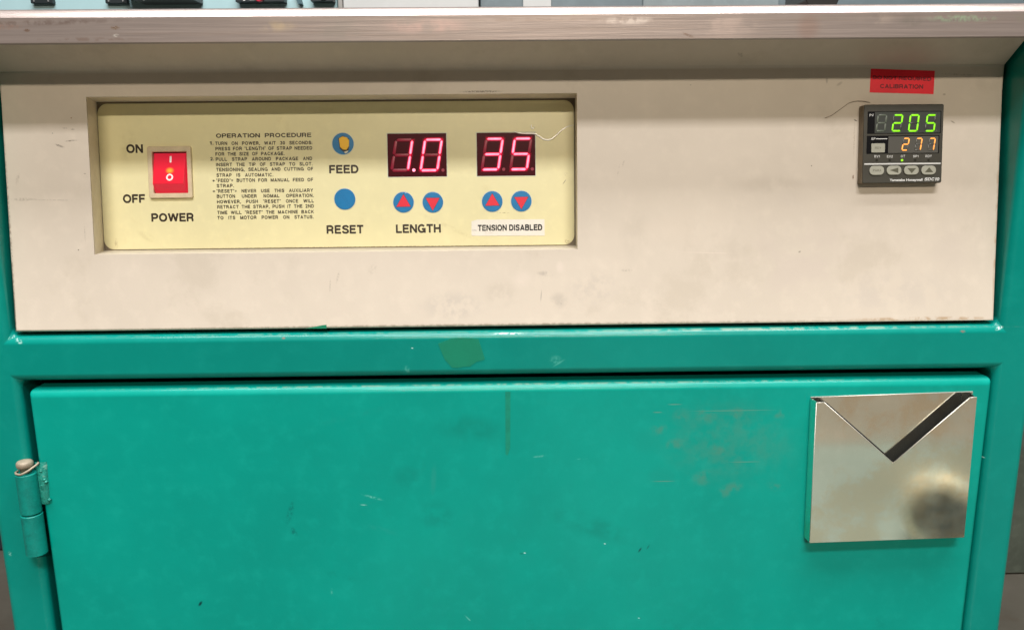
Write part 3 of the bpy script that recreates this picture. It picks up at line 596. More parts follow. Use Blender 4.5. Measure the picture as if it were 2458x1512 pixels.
SEGS = {'0': 'abcdef', '1': 'bc', '2': 'abged', '3': 'abgcd', '5': 'afgcd', '7': 'abc', '': ''}
def seven_segment(ch, bl, tl, wd, th, h, lit, unlit, parent, glow=None):
    H = tl[1] - bl[1]; sh = (tl[0] - bl[0]) / H
    q = th / 2; g = th * 0.13
    ends = {'a': ((q, H - q), (wd - q, H - q)), 'd': ((q, q), (wd - q, q)), 'g': ((q, H / 2), (wd - q, H / 2)),
            'f': ((q, H / 2), (q, H - q)), 'b': ((wd - q, H / 2), (wd - q, H - q)), 'e': ((q, q), (q, H / 2)), 'c': ((wd - q, q), (wd - q, H / 2))}
    for sname, (p0, p1) in ends.items():
        on = sname in SEGS[ch]
        d = Vector((p1[0] - p0[0], p1[1] - p0[1])); ln = d.length; d.normalize(); nrm = Vector((-d.y, d.x))
        P0 = Vector(p0) + d * g; P1 = Vector(p1) - d * g
        out = [P0, P0 + d * q * 0.9 + nrm * q * 0.92, P1 - d * q * 0.9 + nrm * q * 0.92, P1, P1 - d * q * 0.9 - nrm * q * 0.92, P0 + d * q * 0.9 - nrm * q * 0.92]
        sp = [P0 + d * q * 0.9, P1 - d * q * 0.9]
        if on and glow:
            ext = 1.1 * th; V = []
            for a_, b_ in ((P0, -1), (P1, 1)):
                V += [a_ + d * b_ * ext * 0.6 + nrm * ext, a_ + d * b_ * ext * 0.6 - nrm * ext]
            V += [P0, P1]
            vv_ = [(bl[0] + p.x + sh * p.y, h + 0.10 + 0.012 * 'abcdefg'.index(sname), bl[1] + p.y) for p in V]
            gm_ = bpy.data.meshes.new('segment_glow')
            gm_.from_pydata([(a * MM, b * MM, c_ * MM) for a, b, c_ in vv_], [], [(0, 4, 5, 2), (1, 3, 5, 4), (0, 1, 4), (2, 5, 3)])
            at = gm_.color_attributes.new('core', 'FLOAT_COLOR', 'POINT')
            for i in range(6):
                v = 1.0 if i > 3 else 0.0
                at.data[i].color = (v, v, v, 1)
            link('segment_glow', gm_, glow, parent)
        pts = out + sp
        V = [(bl[0] + p.x + sh * p.y, h - (0.25 if i > 5 else 0), bl[1] + p.y) for i, p in enumerate(pts)]
        F = [(0, 1, 6), (1, 2, 7, 6), (2, 3, 7), (3, 4, 7), (4, 5, 6, 7), (5, 0, 6)]
        me = bpy.data.meshes.new('lit_segment' if on else 'unlit_segment')
        me.from_pydata([(a * MM, b * MM, c_ * MM) for a, b, c_ in V], [], F)
        at = me.color_attributes.new('core', 'FLOAT_COLOR', 'POINT')
        for i in range(8):
            v = 1.0 if i > 5 else 0.0
            at.data[i].color = (v, v, v, 1)
        o = link('lit_segment' if on else 'unlit_segment', me, lit if on else unlit, parent, smooth=True)

def empty(name, parent=None, matrix=None):
    o = bpy.data.objects.new(name, None); col.objects.link(o)
    if parent is not None: o.parent = parent
    if matrix is not None: o.matrix_local = matrix
    o.empty_display_size = 0.05
    return o

def tag(o, label, cat, group=None):
    o['label'] = label; o['category'] = cat
    if group: o['group'] = group
    return o

def Z(v): return v + CAM_Z * 1000   # door-frame height above camera level -> height above floor, mm

# ------------------------------------------------------------------ floor
fm = mat('concrete_floor', (0.092, 0.082, 0.062), 0.45, var=0.28, vscale=1.6, bump=0.2, bscale=40, rvar=0.15,
         grime=((0.07, 0.055, 0.038), 3.0, 0.56, 0.7))
n_ = 24; S_ = 12.0
vv = [(-S_ + 2 * S_ * i / n_, -S_ + 2 * S_ * j / n_, 0) for j in range(n_ + 1) for i in range(n_ + 1)]
ff = [(j * (n_ + 1) + i, j * (n_ + 1) + i + 1, (j + 1) * (n_ + 1) + i + 1, (j + 1) * (n_ + 1) + i) for j in range(n_) for i in range(n_)]
fl = raw('floor', vv, ff, fm, scale=1.0); fl['kind'] = 'structure'

wk = raw('reflected_floor_sheet', [(0.1, -1.36, 0.004), (3.4, -1.36, 0.004), (3.4, -0.72, 0.004), (0.1, -0.72, 0.004)], [(0, 1, 2, 3)],  # added floor sheet, out of view, brightens the pocket's reflection
         mat('green_grey_reflection_floor', (0.225, 0.26, 0.22), 0.4, var=0.2, vscale=5, grime=((0.17, 0.17, 0.14), 6, 0.58, 0.5)), scale=1.0)
wk['kind'] = 'structure'
wp = raw('brown_reflection_floor', [(0.1, -3.0, 0.004), (3.6, -3.0, 0.004), (3.6, -1.364, 0.004), (0.1, -1.364, 0.004)], [(0, 1, 2, 3)],  # second added sheet, out of view, lifts the upper pocket reflection
         mat('brown_reflection_floor', (0.235, 0.20, 0.15), 0.45, var=0.2, vscale=4, grime=((0.16, 0.125, 0.09), 5, 0.55, 0.5)), scale=1.0)
wp['kind'] = 'structure'

# ------------------------------------------------------------------ the strapping machine
mach = tag(empty('strapping_machine'), 'green metal strapping machine cabinet with beige control panel, hinged door and steel table edge', 'machine')

PL, PR = -333.7, 344.4
OLU, OLD, OR = -307.6, -306.0, 318.7
ZB, ZT = 90, Z(88)
RT, RB = Z(-116.0), Z(-144.9)
Hpoly = [(PL, ZB), (OLD, ZB), (OLD, RB), (OR, RB), (OR, ZB), (PR, ZB), (PR, ZT - 20), (OR, ZT - 20), (OR, RT), (OLU, RT), (OLU, ZT - 20), (PL, ZT - 20)]
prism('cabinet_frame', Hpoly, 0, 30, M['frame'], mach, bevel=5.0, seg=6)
# side sheets, rear and base close the cabinet
for x0, x1 in ((PL + 1.5, PL + 3.5), (PR - 3.5, PR - 1.5)):
    prism('side_sheet', [(x0, ZB), (x1, ZB), (x1, ZT - 20), (x0, ZT - 20)], 30, 520, M['sidepanel'], mach)
prism('rear_sheet', [(PL + 4, ZB), (PR - 4, ZB), (PR - 4, ZT - 20), (PL + 4, ZT - 20)], 516, 519, M['sidepanel'], mach)
prism('inner_shell', [(OLD - 12, ZB + 2), (OR + 12, ZB + 2), (OR + 12, Z(-105)), (OLD - 12, Z(-105))], 30.5, 34, M['dark'], mach)
prism('base_plinth', [(PL + 15, 0), (PR - 15, 0), (PR - 15, ZB - 1), (PL + 15, ZB - 1)], 30, 500, M['dark'], mach)

# door
DT = Z(-150.5)
door = prism('door', [(-300.5, ZB + 4), (317.5, ZB + 4), (317.5, DT), (-300.5, DT)], 0, 18, M['door'], mach, bevel=5.4, seg=6)
door.modifiers['bevel'].limit_method = 'WEIGHT'
bw = door.data.attributes.new('bevel_weight_edge', 'FLOAT', 'EDGE')
for e_ in door.data.edges:      # the top edge is rolled round, the side edges are crisp folds
    a_, b_ = (door.data.vertices[i].co for i in e_.vertices)
    topz = DT * MM - 1e-5
    if a_.y < 1e-6 and b_.y < 1e-6:
        bw.data[e_.index].value = 1.0 if (a_.z > topz and b_.z > topz) else 0.42
    elif a_.z > topz and b_.z > topz:
        bw.data[e_.index].value = 0.42

# hinge: two knuckles, pin, welded leaf
hinge = empty('hinge', mach, Matrix.Translation((-0.3068, -0.0035, 0)))
def lathe(name, prof, material, parent, matrix=None, n=28, cx=0, cy=0):
    V = []; F = []
    for r, z in prof:
        for k in range(n):
            V.append((cx + r * math.cos(2 * math.pi * k / n), cy + r * math.sin(2 * math.pi * k / n), z))
    for i in range(len(prof) - 1):
        for k in range(n):
            F.append((i * n + k, i * n + (k + 1) % n, (i + 1) * n + (k + 1) % n, (i + 1) * n + k))
    F.append(tuple(range(n))); F.append(tuple(range((len(prof) - 1) * n, len(prof) * n)))
    return raw(name, V, F, material, parent, matrix, smooth=True)
def knuckle(z0, z1, m_, r=6.3):
    o = lathe('knuckle', [(r - 0.6, z0), (r, z0 + 0.5), (r, z0 + 2), (r, (z0 + z1) / 2), (r, z1 - 2), (r, z1 - 0.5), (r - 0.6, z1)], m_, hinge)
    b = o.modifiers.new('bevel', 'EDGE_SPLIT'); b.split_angle = math.radians(40)
    return o
knuckle(Z(-232.0), Z(-204.5), M['hinge'])
knuckle(Z(-261.0), Z(-232.7), M['hinge'], 6.5)
lathe('hinge_pin', [(3.2, Z(-215)), (3.2, Z(-200.8)), (4.6, Z(-200.6)), (5.0, Z(-199.4)), (5.0, Z(-197.6)), (4.2, Z(-196.6)), (2.5, Z(-196.1)), (0.2, Z(-196))], M['bare'], hinge)
# bare worn lip of the rolled leaf curling round the pin towards the door
lip = [(4.6 + 1.6 * (k / 16), 0, 0) for k in range(1)]
pts = []
for k in range(20):
    a = math.radians(170 + 170 * k / 19)
    pts.append((5.6 * math.cos(a), 5.6 * math.sin(a), Z(-203.6) + (0.0 if k < 12 else (k - 11) * 0.35)))
pts += [(7.2, 0.4, Z(-199.5)), (8.2, 1.6, Z(-198.2))]
tube('leaf_lip', pts, 0.75, M['bare'], hinge)
# weld bead between the leaf and the door edge
V = []; F = []
nu, nv = 14, 34
for j in range(nv + 1):
    for i in range(nu + 1):
        u = i / nu; v = j / nv
        x = 4.5 + 6.4 * u + 1.6 * (1 - v) * u; z = -198.5 - 29 * v
        prof = math.sin(math.pi * min(1, max(0, u))) ** 0.7
        edge = math.sin(math.pi * min(1, max(0, v * 0.94 + 0.03))) ** 0.3
        bumpy = 0.22 * math.sin(v * 31 + u * 5) + 0.45 * random.uniform(-1, 1)
        y = 3.2 - (2.0 + bumpy * 0.55) * prof * edge + (0.8 if u > 0.93 else 0)
        V.append((x, y, Z(z)))
for j in range(nv):
    for i in range(nu):
        a = j * (nu + 1) + i; F.append((a, a + 1, a + nu + 2, a + nu + 1))
raw('weld_bead', V, F, M['weld'], hinge, smooth=True)
for (x, z) in ((8.5, -204), (10.0, -210), (10.8, -211.5), (11.4, -224), (8, -214)):
    lathe('weld_spatter', [(1.1, Z(z) - 0.8), (1.1, Z(z)), (0.3, Z(z) + 0.7)], M['weld'], hinge, Matrix.Translation((0, 0, 0)), n=8, cx=x, cy=2.0)

# steel table edge
prof = [(-17, 56.6), (-19.2, 56.4), (-20, 57.2), (-20, 70.6), (-18.6, 73.0), (-16.6, 74.9), (-14, 75.8), (80, 75.8), (80, 73.8), (-13, 73.8), (-16.0, 72.4), (-17.3, 70.0)]
n = len(prof)
XS = [-470 + 940 * k / 6 for k in range(7)]
V = [(x, p[0], Z(p[1])) for x in XS for p in prof]
F = []
for i in range(6):
    for k in range(n):
        F.append((i * n + k, i * n + (k + 1) % n, (i + 1) * n + (k + 1) % n, (i + 1) * n + k))
F += [tuple(range(n)), tuple(range(6 * n, 7 * n))]
te = raw('table_edge', V, F, M['trim'], mach, smooth=True)
em = te.modifiers.new('split', 'EDGE_SPLIT'); em.split_angle = math.radians(24)
prism('table_top', [(-470, Z(68)), (470, Z(68)), (470, Z(75.4)), (-470, Z(75.4))], 80.5, 520, M['trim'], mach)

# beige control panel: flat leaning sheet with a rectangular opening, lower return, upper soffit bent forward
def w2p(x, y, z):  # world mm -> panel-frame mm
    q = PMI @ Vector((x * MM, y * MM, z * MM)); return (q.x / MM, q.y / MM, q.z / MM)
UL, UR = -305.7, 316.1
O0, O1, P0, P1 = -253.2, 49.15, 49.0, 145.6
us = [UL, O0, O1, UR]; vsr = [0.9, P0, P1, 160.8]
V = []; F = []
for v in vsr:
    for u in us: V.append((u, 0, v))
for j in range(3):
    for i in range(3):
        if i == 1 and j == 1: continue
        a = j * 4 + i; F.append((a, a + 1, a + 5, a + 4))
# lower return
b0 = len(V); V += [(u, 12, 0.9) for u in us]
for i in range(3): F.append((b0 + i, b0 + i + 1, i + 1, i))
# side returns
b1 = len(V); V += [(UL, 10, v) for v in vsr] + [(UR, 10, v) for v in vsr]
for j in range(3):
    F.append((j * 4, (j + 1) * 4, b1 + j + 1, b1 + j)); F.append((j * 4 + 3, b1 + 4 + j, b1 + 5 + j, (j + 1) * 4 + 3))
# soffit bent forward under the table edge
t0 = len(V)
for (y, z) in ((3.0, 59.6), (-13.0, 70.0)):
    V += [w2p(u, y, Z(z)) for u in us]
for i in range(3):
    F.append((12 + i, 13 + i, t0 + 1 + i, t0 + i)); F.append((t0 + i, t0 + i + 1, t0 + 5 + i, t0 + 4 + i))
cp = raw('control_panel', V, F, M['panel'], mach, PM, bevel=1.6, seg=3, angle=20)
prism('instrument_recess_back', rrect(O0 - 14, P0 - 3, O1 + 3, P1 + 3, 0), 24.6, 25.6, mat('grimy_recess_back', (0.26, 0.21, 0.14), 0.55, var=0.3, vscale=90), cp)
V = []
for (h, g, gl) in ((0.25, 0, 0), (1.6, -0.05, -0.3), (12.0, -0.6, -2.6), (24.9, -1.2, -5.6)):
    gb = -1.0 * gl * 0.45
    V += [(O0 + gl, h, P0 + gb), (O1 - g, h, P0 + gb), (O1 - g, h, P1 - g), (O0 + gl, h, P1 - g)]
F = []
for k in range(3):
    for i in range(4):
        j = (i + 1) % 4; F.append((k * 4 + i, k * 4 + j, k * 4 + 4 + j, k * 4 + 4 + i))
raw('recess_wall', V, F, M['recess'], cp, smooth=False)

# rail top shadow gap filler: dark strip deep behind the panel foot
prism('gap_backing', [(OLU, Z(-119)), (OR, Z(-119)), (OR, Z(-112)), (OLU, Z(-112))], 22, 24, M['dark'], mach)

# yellow membrane
MB_H = 24.0
q_ = MEMBRANE; MEMB = ((q_[0][0] + q_[3][0]) / 2, (q_[2][1] + q_[3][1]) / 2, (q_[1][0] + q_[2][0]) / 2, (q_[0][1] + q_[1][1]) / 2)
mem = prism('membrane_panel', rrect(*MEMB, 6.5, 8), MB_H, 24.55, M['membrane'], mach, PM, bevel=0.2, seg=2)
for it in BIG_TEXT:
    print_text('lettering', it, MB_H - 0.06, M['ink'], mem, weight=1.25)
kk = 1.90
for it in PROC_TEXT:
    if it[0] == 'OPERATION PROCEDURE':
        print_text('lettering', it, MB_H - 0.06, M['ink'], mem, weight=1.15, gap=0.95)
    else:
        print_text('lettering', it, MB_H - 0.06, M['ink_soft'], mem, weight=1.22, k=kk, track=0.2)
path = [(p.x, MB_H - 0.12, p.y) for p in smooth_path(CREASE)]
tube('film_crease', path, 0.8, M['crease'], mem, taper=True)
path = [(p.x, MB_H - 0.12, p.y) for p in smooth_path(CREASE_SMALL)]
tube('film_crease', path, 0.42, M['crease'], mem, taper=True)

# membrane buttons
kinds = ['amber exposed feed button', None, None, None, None, None]
for i, (u, v, r) in enumerate(BUTTONS):
    b = prism('push_button', circle(u, v, r, 40), MB_H - 0.55, MB_H - 0.01, M['blue'], mach, PM, bevel=0.5, seg=4)
    ring_prism('button_outline', circle(u, v, r + 0.42, 40), circle(u, v, r, 40), MB_H - 0.07, MB_H - 0.01, M['halo'], b)
    if i == 0:
        b['label'] = 'blue feed button torn open over its yellow plunger'
        prism('torn_hole', FEED_HOLE, MB_H - 0.62, MB_H - 0.56, M['black'], b)
        prism('plunger', [(u + (p[0] - u) * 1.04, v + (p[1] - v) * 1.04) for p in FEED_DOT], MB_H - 1.1, MB_H - 0.6, M['yellow_dot'], b, bevel=0.4, seg=3)
        prism('torn_flap', [(FEED_DOT[5][0] - 1.6, FEED_DOT[5][1] - 1.4), (FEED_DOT[5][0] + 1.2, FEED_DOT[5][1] - 0.5), (FEED_DOT[5][0] + 1.0, FEED_DOT[5][1] - 1.5), (FEED_DOT[5][0] - 0.7, FEED_DOT[5][1] - 2.5)], MB_H - 0.8, MB_H - 0.65, M['halo'], b)
    if i == 1:
        b['label'] = 'plain blue reset button with a crease'
        tube('film_crease', [(p.x, MB_H - 0.55, p.y) for p in smooth_path([(u - 3.2, v + 4.6), (u - 0.6, v + 1.2), (u + 1.4, v - 2.8), (u + 4, v - 4.8)])], 0.10, M['blue'], b)
        tube('film_crease', [(p.x, MB_H - 0.55, p.y) for p in smooth_path([(u + 1.1, v - 2.3), (u + 3.4, v - 1.1), (u + 5.7, v - 0.3)])], 0.09, M['blue'], b)
    if i >= 2:
        tri = ARROWS[i - 2]
        cx = sum(p[0] for p in tri) / 3; cy = sum(p[1] for p in tri) / 3
        big = [(cx + (p[0] - cx) * 1.07, cy + (p[1] - cy) * 1.07) for p in tri]
        prism('arrow_outline', big, MB_H - 0.60, MB_H - 0.56, M['black_ink'], b)
        prism('arrow_symbol', tri, MB_H - 0.64, MB_H - 0.605, M['red_arrow'], b)

# red two-digit displays
for di, ((u0, v1), (u1, v0)) in enumerate(DISPLAYS):
    d = prism('led_display', rrect(u0, v0, u1, v1, 0.2, 1), MB_H - 0.2, MB_H - 0.01, M['window_red'], mach, PM)
    d['label'] = 'red display reading 1.0' if di == 0 else 'red display reading 35'
    ring_prism('display_border', rrect(u0 - 0.55, v0 - 0.55, u1 + 0.55, v1 + 0.55, 0.3, 1), rrect(u0, v0, u1, v1, 0.2, 1), MB_H - 0.08, MB_H - 0.01, M['halo'], d)
    for (ch, bl, tl, wd) in LED_DIGITS[2 * di:2 * di + 2]:
        seven_segment(ch, bl, tl, wd, 2.05, MB_H - 0.45, M['lit_red'], M['unlit_red'], d, M['glow_red'])
    for k, (u, v) in enumerate(LED_DOTS[2 * di:2 * di + 2]):
        on = (di == 0 and k == 0)
        me_o = prism('lit_dot' if on else 'unlit_dot', circle(u, v, 1.05, 14), MB_H - 0.5, MB_H - 0.22, M['lit_red'] if on else M['unlit_red'], d)
        if on:
            at = me_o.data.color_attributes.new('core', 'FLOAT_COLOR', 'POINT')
            for q_ in at.data: q_.color = (1, 1, 1, 1)

# power rocker switch
q_ = ROCKER['outer']; RO = (q_[3][0], q_[3][1], q_[1][0], q_[1][1])
q_ = ROCKER['hole']; RV = (q_[3][0] + 0.1, q_[3][1], q_[1][0], q_[1][1])
sw = ring_prism('rocker_switch', rrect(RO[0], RO[1], RO[2], RO[3], 1.4, 4), rrect(RV[0], RV[1], RV[2], RV[3], 0.4, 4), MB_H - 2.4, MB_H, M['ivory'], mach, PM, bevel=0.7, seg=3)
x0, x1 = RV[0] + 0.3, RV[2] - 0.3
hA, hB, vA, vB, vC = MB_H - 0.6, MB_H - 5.8, RV[3] - 0.6, RV[1] + 5.8, RV[1] + 0.2
V = [(x0 + 0.9, hA - 0.6, vA - 0.6), (x1 - 0.5, hA - 0.6, vA - 0.6), (x1 - 1.1, hB, vB), (x0 + 0.7, hB, vB), (x1 - 0.1, hA, vC), (x0 + 0.4, hA, vC),
     (x0, MB_H, vA), (x1, MB_H, vA), (x1, MB_H, vC), (x0, MB_H, vC)]
F = [(0, 1, 2, 3), (3, 2, 4, 5), (0, 3, 5, 9, 6), (1, 7, 8, 4, 2), (6, 7, 1, 0), (5, 4, 8, 9), (6, 9, 8, 7)]
rk = raw('rocker', V, F, M['rocker'], sw, bevel=0.25, seg=2, angle=15)
raw('rocker_well', [(x0 - 0.3, MB_H - 0.05, RV[1] - 0.1), (x1 + 0.3, MB_H - 0.05, RV[1] - 0.1), (x1 + 0.3, MB_H - 0.05, RV[3] + 0.1), (x0 - 0.3, MB_H - 0.05, RV[3] + 0.1)], [(0, 1, 2, 3)],
    mat('dark_red_well', (0.12, 0.004, 0.006), 0.4), sw)
def rh(v): return hA - 0.6 + (vA - 0.6 - v) / (vA - 0.6 - vB) * (hB - hA + 0.6) - 0.09
(bu0, bv0), (bu1, bv1) = ROCKER['bar']
raw('on_symbol', [(bu0, rh(bv0), bv0), (bu1, rh(bv0), bv0), (bu1, rh(bv1), bv1), (bu0, rh(bv1), bv1)], [(0, 1, 2, 3)], M['white_plastic'], sw)
ru, rv, rr_ = ROCKER['ring']
co = circle(ru, rv, rr_, 28); cin = circle(ru, rv, rr_ * 0.55, 28)
V = [(p[0], rh(p[1]), p[1]) for p in co + cin]
F = [(i, (i + 1) % 28, 28 + (i + 1) % 28, 28 + i) for i in range(28)]
raw('off_symbol', V, F, M['white_plastic'], sw)

# temperature controller
CH = -7.0
case = prism('temperature_controller', rrect(225.7, 87.9, 275.4, 136.1, 0.8, 3), CH + 0.8, 0, M['case_tan'], mach, PM)
case['label'] = 'square digital temperature controller showing 205 and 277'
prism('bezel', rrect(225.8, 88.0, 275.3, 136.0, 1.0, 3), CH, CH + 0.79, M['bezel'], case, bevel=0.45, seg=2)
R_ = CTRL_RECTS
def crect(name, key, h0, h1, m_, r=0.3, bevel=0):
    a, b, c_, d_ = R_[key]
    return prism(name, rrect(a, d_, c_, b, r, 3), CH - h0, CH - h1, m_, case, bevel=bevel)
crect('upper_window', 'pv', 0.10, 0.0, M['window_black'])
crect('upper_display', 'pv_lcd', 0.16, 0.11, M['lcd'])
crect('lower_window', 'sp', 0.10, 0.0, M['window_black'])
crect('lower_display', 'sp_lcd', 0.16, 0.11, M['lcd_low'])
crect('ready_key', 'rdy', 0.9, 0.12, M['key'], 0.6, 0.25)
crect('white_rule', 'line', 0.05, 0.0, M['white_ink'], 0)
crect('white_rule', 'spline', 0.16, 0.11, M['white_ink'], 0)
for it in CTRL_TEXT:
    it_bold = it[0] in ('SDC10',) or it[0].startswith('Yama')
    hh = CH - (0.13 if it[0] in ('PV', 'SP') else 0.03)
    if it[0].startswith('Yama'): lettering('lettering', it, hh, M['white_ink'], case, bold=0.03)
    else: print_text('lettering', it, hh, M['white_ink'], case, weight=1.1 if it_bold else 0.8, shear=0.2 if it[0] == 'SDC10' else 0.0)
print_text('lettering', CTRL_KEYTEXT[0], CH - 0.93, M['key_ink'], case, weight=0.7)
for (u, v) in CTRL_KEYS[:4]:
    wk, hk = CTRL_KEYS[4], CTRL_KEYS[5]
    prism('key', rrect(u - wk / 2, v - hk / 2, u + wk / 2, v + hk / 2, 2.6, 5), CH - 0.9, CH - 0.01, M['key'], case, bevel=0.4, seg=3)
print_text('lettering', CTRL_KEYTEXT[1], CH - 0.93, M['key_ink'], case, weight=0.7)
for tri in CTRL_ARROWS:
    raw('key_arrow', [(p[0], CH - 0.93, p[1]) for p in tri], [(0, 1, 2)], M['key_ink'], case)
for k, (u, v) in enumerate(CTRL_LEDS):
    if k == 2:
        o = prism('lit_indicator', circle(u + 0.1, v, 0.72, 12), CH - 0.3, CH - 0.01, M['lit_green'], case)
        at = o.data.color_attributes.new('core', 'FLOAT_COLOR', 'POINT')
        for q_ in at.data: q_.color = (.8, .8, .8, 1)
    else:
        prism('indicator', circle(u, v, 0.8, 12), CH - 0.06, CH - 0.01, M['lens_off'], case)
for (ch, bl, tl, wd) in PV_DIGITS:
    seven_segment(ch, bl, tl, wd, 1.15, CH - 0.3, M['lit_green'], M['unlit_grey'] if ch == '' else M['lcd'], case, M['glow_green'])
prism('unlit_dot', circle(*PV_DOT, 0.4, 8), CH - 0.3, CH - 0.17, M['unlit_grey'], case)
for (ch, bl, tl, wd) in SP_DIGITS:
    seven_segment(ch, bl, tl, wd, 0.85, CH - 0.3, M['lit_amber'], M['lcd_low'], case)

# ------------------------------------------------------------------ things stuck on or fixed to the machine
st = prism('paper_label', [(p[0], p[1]) for p in STICKER], MB_H - 0.22, MB_H - 0.02, M['sticker_white'], None, PM)
tag(st, 'white paper label reading TENSION DISABLED on the yellow panel', 'label')
print_text('lettering', STICKER_TEXT, MB_H - 0.26, M['black_ink'], st, weight=1.3, gap=0.55)
SDX = STICKER_TEXT[1] + 13.66; SDZ = STICKER_TEXT[3] - 61.36
for (a, b) in (((-13.3, 62.8), (-6, 63.4)), ((-6.5, 61.6), (4, 61.0)), ((24, 61.6), (28.8, 61.9)), ((-17.6, 61.8), (-14.5, 61.6)), ((25, 63.6), (28.9, 63.3)), ((-10, 60.2), (-4, 60.0))):
    a = (a[0] + SDX, a[1] + SDZ); b = (b[0] + SDX * 1.1, b[1] + SDZ)
    tube('scratch', [(a[0], MB_H - 0.27, a[1]), ((a[0] + b[0]) / 2, MB_H - 0.27, (a[1] + b[1]) / 2 + 0.2), (b[0], MB_H - 0.27, b[1])], 0.09, M['ink_soft'] if a[0] > -5 or a[0] < -15 else M['sticker_white'], st, n=4)

rs = prism('red_label', RED_STICKER[::-1], -0.18, -0.02, M['sticker_red'], None, PM)
tag(rs, 'red paper label reading DO NOT REQUIRED CALIBRATION above the temperature controller', 'label')
print_text('lettering', RED_TEXT[0], -0.22, M['red_ink'], rs, weight=1.1, slope=-0.035)
print_text('lettering', RED_TEXT[1], -0.22, M['red_ink'], rs, weight=1.1, slope=-0.02)

hr = tube('loose_fibre', [(p.x, -0.5, p.y) for p in smooth_path(HAIR, 6)], 0.14, M['hair'], None, PM, n=5)
tag(hr, 'thin curved brown fibre stuck beside the temperature controller', 'hair')

gt = prism('tape_scrap', [(p[0], p[1] + 1.0) for p in GREEN_TAB], -1.2, -1.0, M['tape_dark'], None, PM)
tag(gt, 'torn dark green tape scrap poking out of the gap under the beige panel', 'tape')

V = []; pp = [up(p) for p in PATCH]
tp = prism('tape_patch', pp[::-1], -0.16, -0.02, M['tape'], None, bevel=0)
tag(tp, 'square faded green tape patch on the rail between panel and door', 'tape')
tr = prism('tape_residue', [up(p) for p in RESIDUE], -0.10, -0.015, mat('tape_glue_residue', (0.002, 0.25, 0.16), 0.4, var=0.2, vscale=150), None)
tag(tr, 'narrow vertical strip of old tape glue on the green door', 'tape')

# steel document pocket on the door
PKC = (253.0, Z(-209.8))
pk = tag(empty('document_pocket', None, Matrix.Translation((PKC[0] * MM, -0.0005, PKC[1] * MM)) @ Matrix.Rotation(math.radians(-1.25), 4, 'Y')),
         'stainless steel document pocket with a V shaped cutout on the green door', 'document holder')
W2, HB, HT = 51.3, -48.6, 48.6
T_ = 0.8; D_ = 8.4
prism('back_plate', [(-52.2, HB), (53.0, HB), (53.0, HT + 0.6), (-52.2, HT + 0.6)], -T_, 0, M['pocket'], pk)
front = [(-W2, HB), (W2, HB), (W2, HT - 0.6), (46.8, HT - 0.6), (46.4, HT - 1.4), (0.6, 5.2), (-45.6, HT - 1.4), (-46.4, HT - 0.6), (-W2, HT - 0.6)]
prism('front_plate', front, -D_, -D_ + T_, M['pocket'], pk, bevel=0)
inner = [(p[0] * 0.975, min(p[1], HT - 1.6) - 0.35 if p[1] > 0 else p[1] + 1) for p in front]
prism('shade_lining', inner, -D_ + T_ + 0.02, -D_ + T_ + 0.12, mat('dark_inner_shade', (0.012, 0.010, 0.008), 0.6), pk)  # near-black sheet added so the pocket's inside mirrors as shade
for s in (-1, 1):
    xo = W2 * s
    V = [(xo + 0.9 * s, -T_, HB), (xo, -D_ + 0.1, HB), (xo, -D_ + 0.1, HT - 0.6), (xo + 0.9 * s, -T_, HT),
         (xo + 0.9 * s - T_ * s, -T_, HB), (xo - T_ * s, -D_ + T_, HB), (xo - T_ * s, -D_ + T_, HT - 0.6), (xo + 0.9 * s - T_ * s, -T_, HT)]
    F = [(0, 1, 2, 3), (4, 7, 6, 5), (0, 4, 5, 1), (3, 2, 6, 7), (1, 5, 6, 2), (0, 3, 7, 4)]
    raw('side_wall', V, F, M['pocket'], pk)
prism('bottom_plate', [(-W2 + 0.9, HB + 0.02), (W2 - 0.9, HB + 0.02), (W2 - 0.9, HB + T_), (-W2 + 0.9, HB + T_)], -D_ + T_ + 0.01, -T_ - 0.01, M['pocket'], pk)
# bright cut edges
def edge_bar(a, b, y, r=0.28):
    tube('cut_edge', [(a[0], y, a[1]), (b[0], y, b[1])], r, M['edge_metal'], pk, n=6)
edge_bar((-52.2, HT + 0.6), (53.0, HT + 0.6), -T_ / 2, 0.42)
for a, b in (((-W2, HT - 0.6), (-46.4, HT - 0.6)), ((-46.4, HT - 0.6), (0.6, 5.2)), ((0.6, 5.2), (46.6, HT - 1.0)), ((46.6, HT - 0.8), (W2, HT - 0.6)), ((-W2, HB), (W2, HB)), ((-W2, HB), (-W2, HT - 0.6))):
    edge_bar(a, b, -D_ + 0.35, 0.30)

tube('shadow_gap_line', [(-45.0, -D_ + 0.5, HT - 0.9), (1.0, -D_ + 0.5, 6.1)], 0.32, M['dark'], pk, n=5)  # dark tube paints the thin shadow gap beside the left V edge

# black block standing on the table edge
V = [(178.8, -6, Z(79.5)), (198.0, -6, Z(79.5)), (196.6, -6, Z(75.9)), (181.6, -6, Z(75.9)), (178.8, 30, Z(79.5)), (198.0, 30, Z(79.5)), (196.6, 30, Z(75.9)), (181.6, 30, Z(75.9)),
     (178.8, -6, Z(96)), (198.0, -6, Z(96)), (178.8, 30, Z(96)), (198.0, 30, Z(96))]
F = [(0, 3, 2, 1), (4, 5, 6, 7), (0, 4, 7, 3), (1, 2, 6, 5), (3, 7, 6, 2), (0, 1, 9, 8), (4, 10, 11, 5), (0, 8, 10, 4), (1, 5, 11, 9), (8, 9, 11, 10)]
bk = raw('guide_block', V, F, M['black'], None, bevel=0.6, seg=2)
tag(bk, 'small black guide block standing on the steel table edge', 'block')

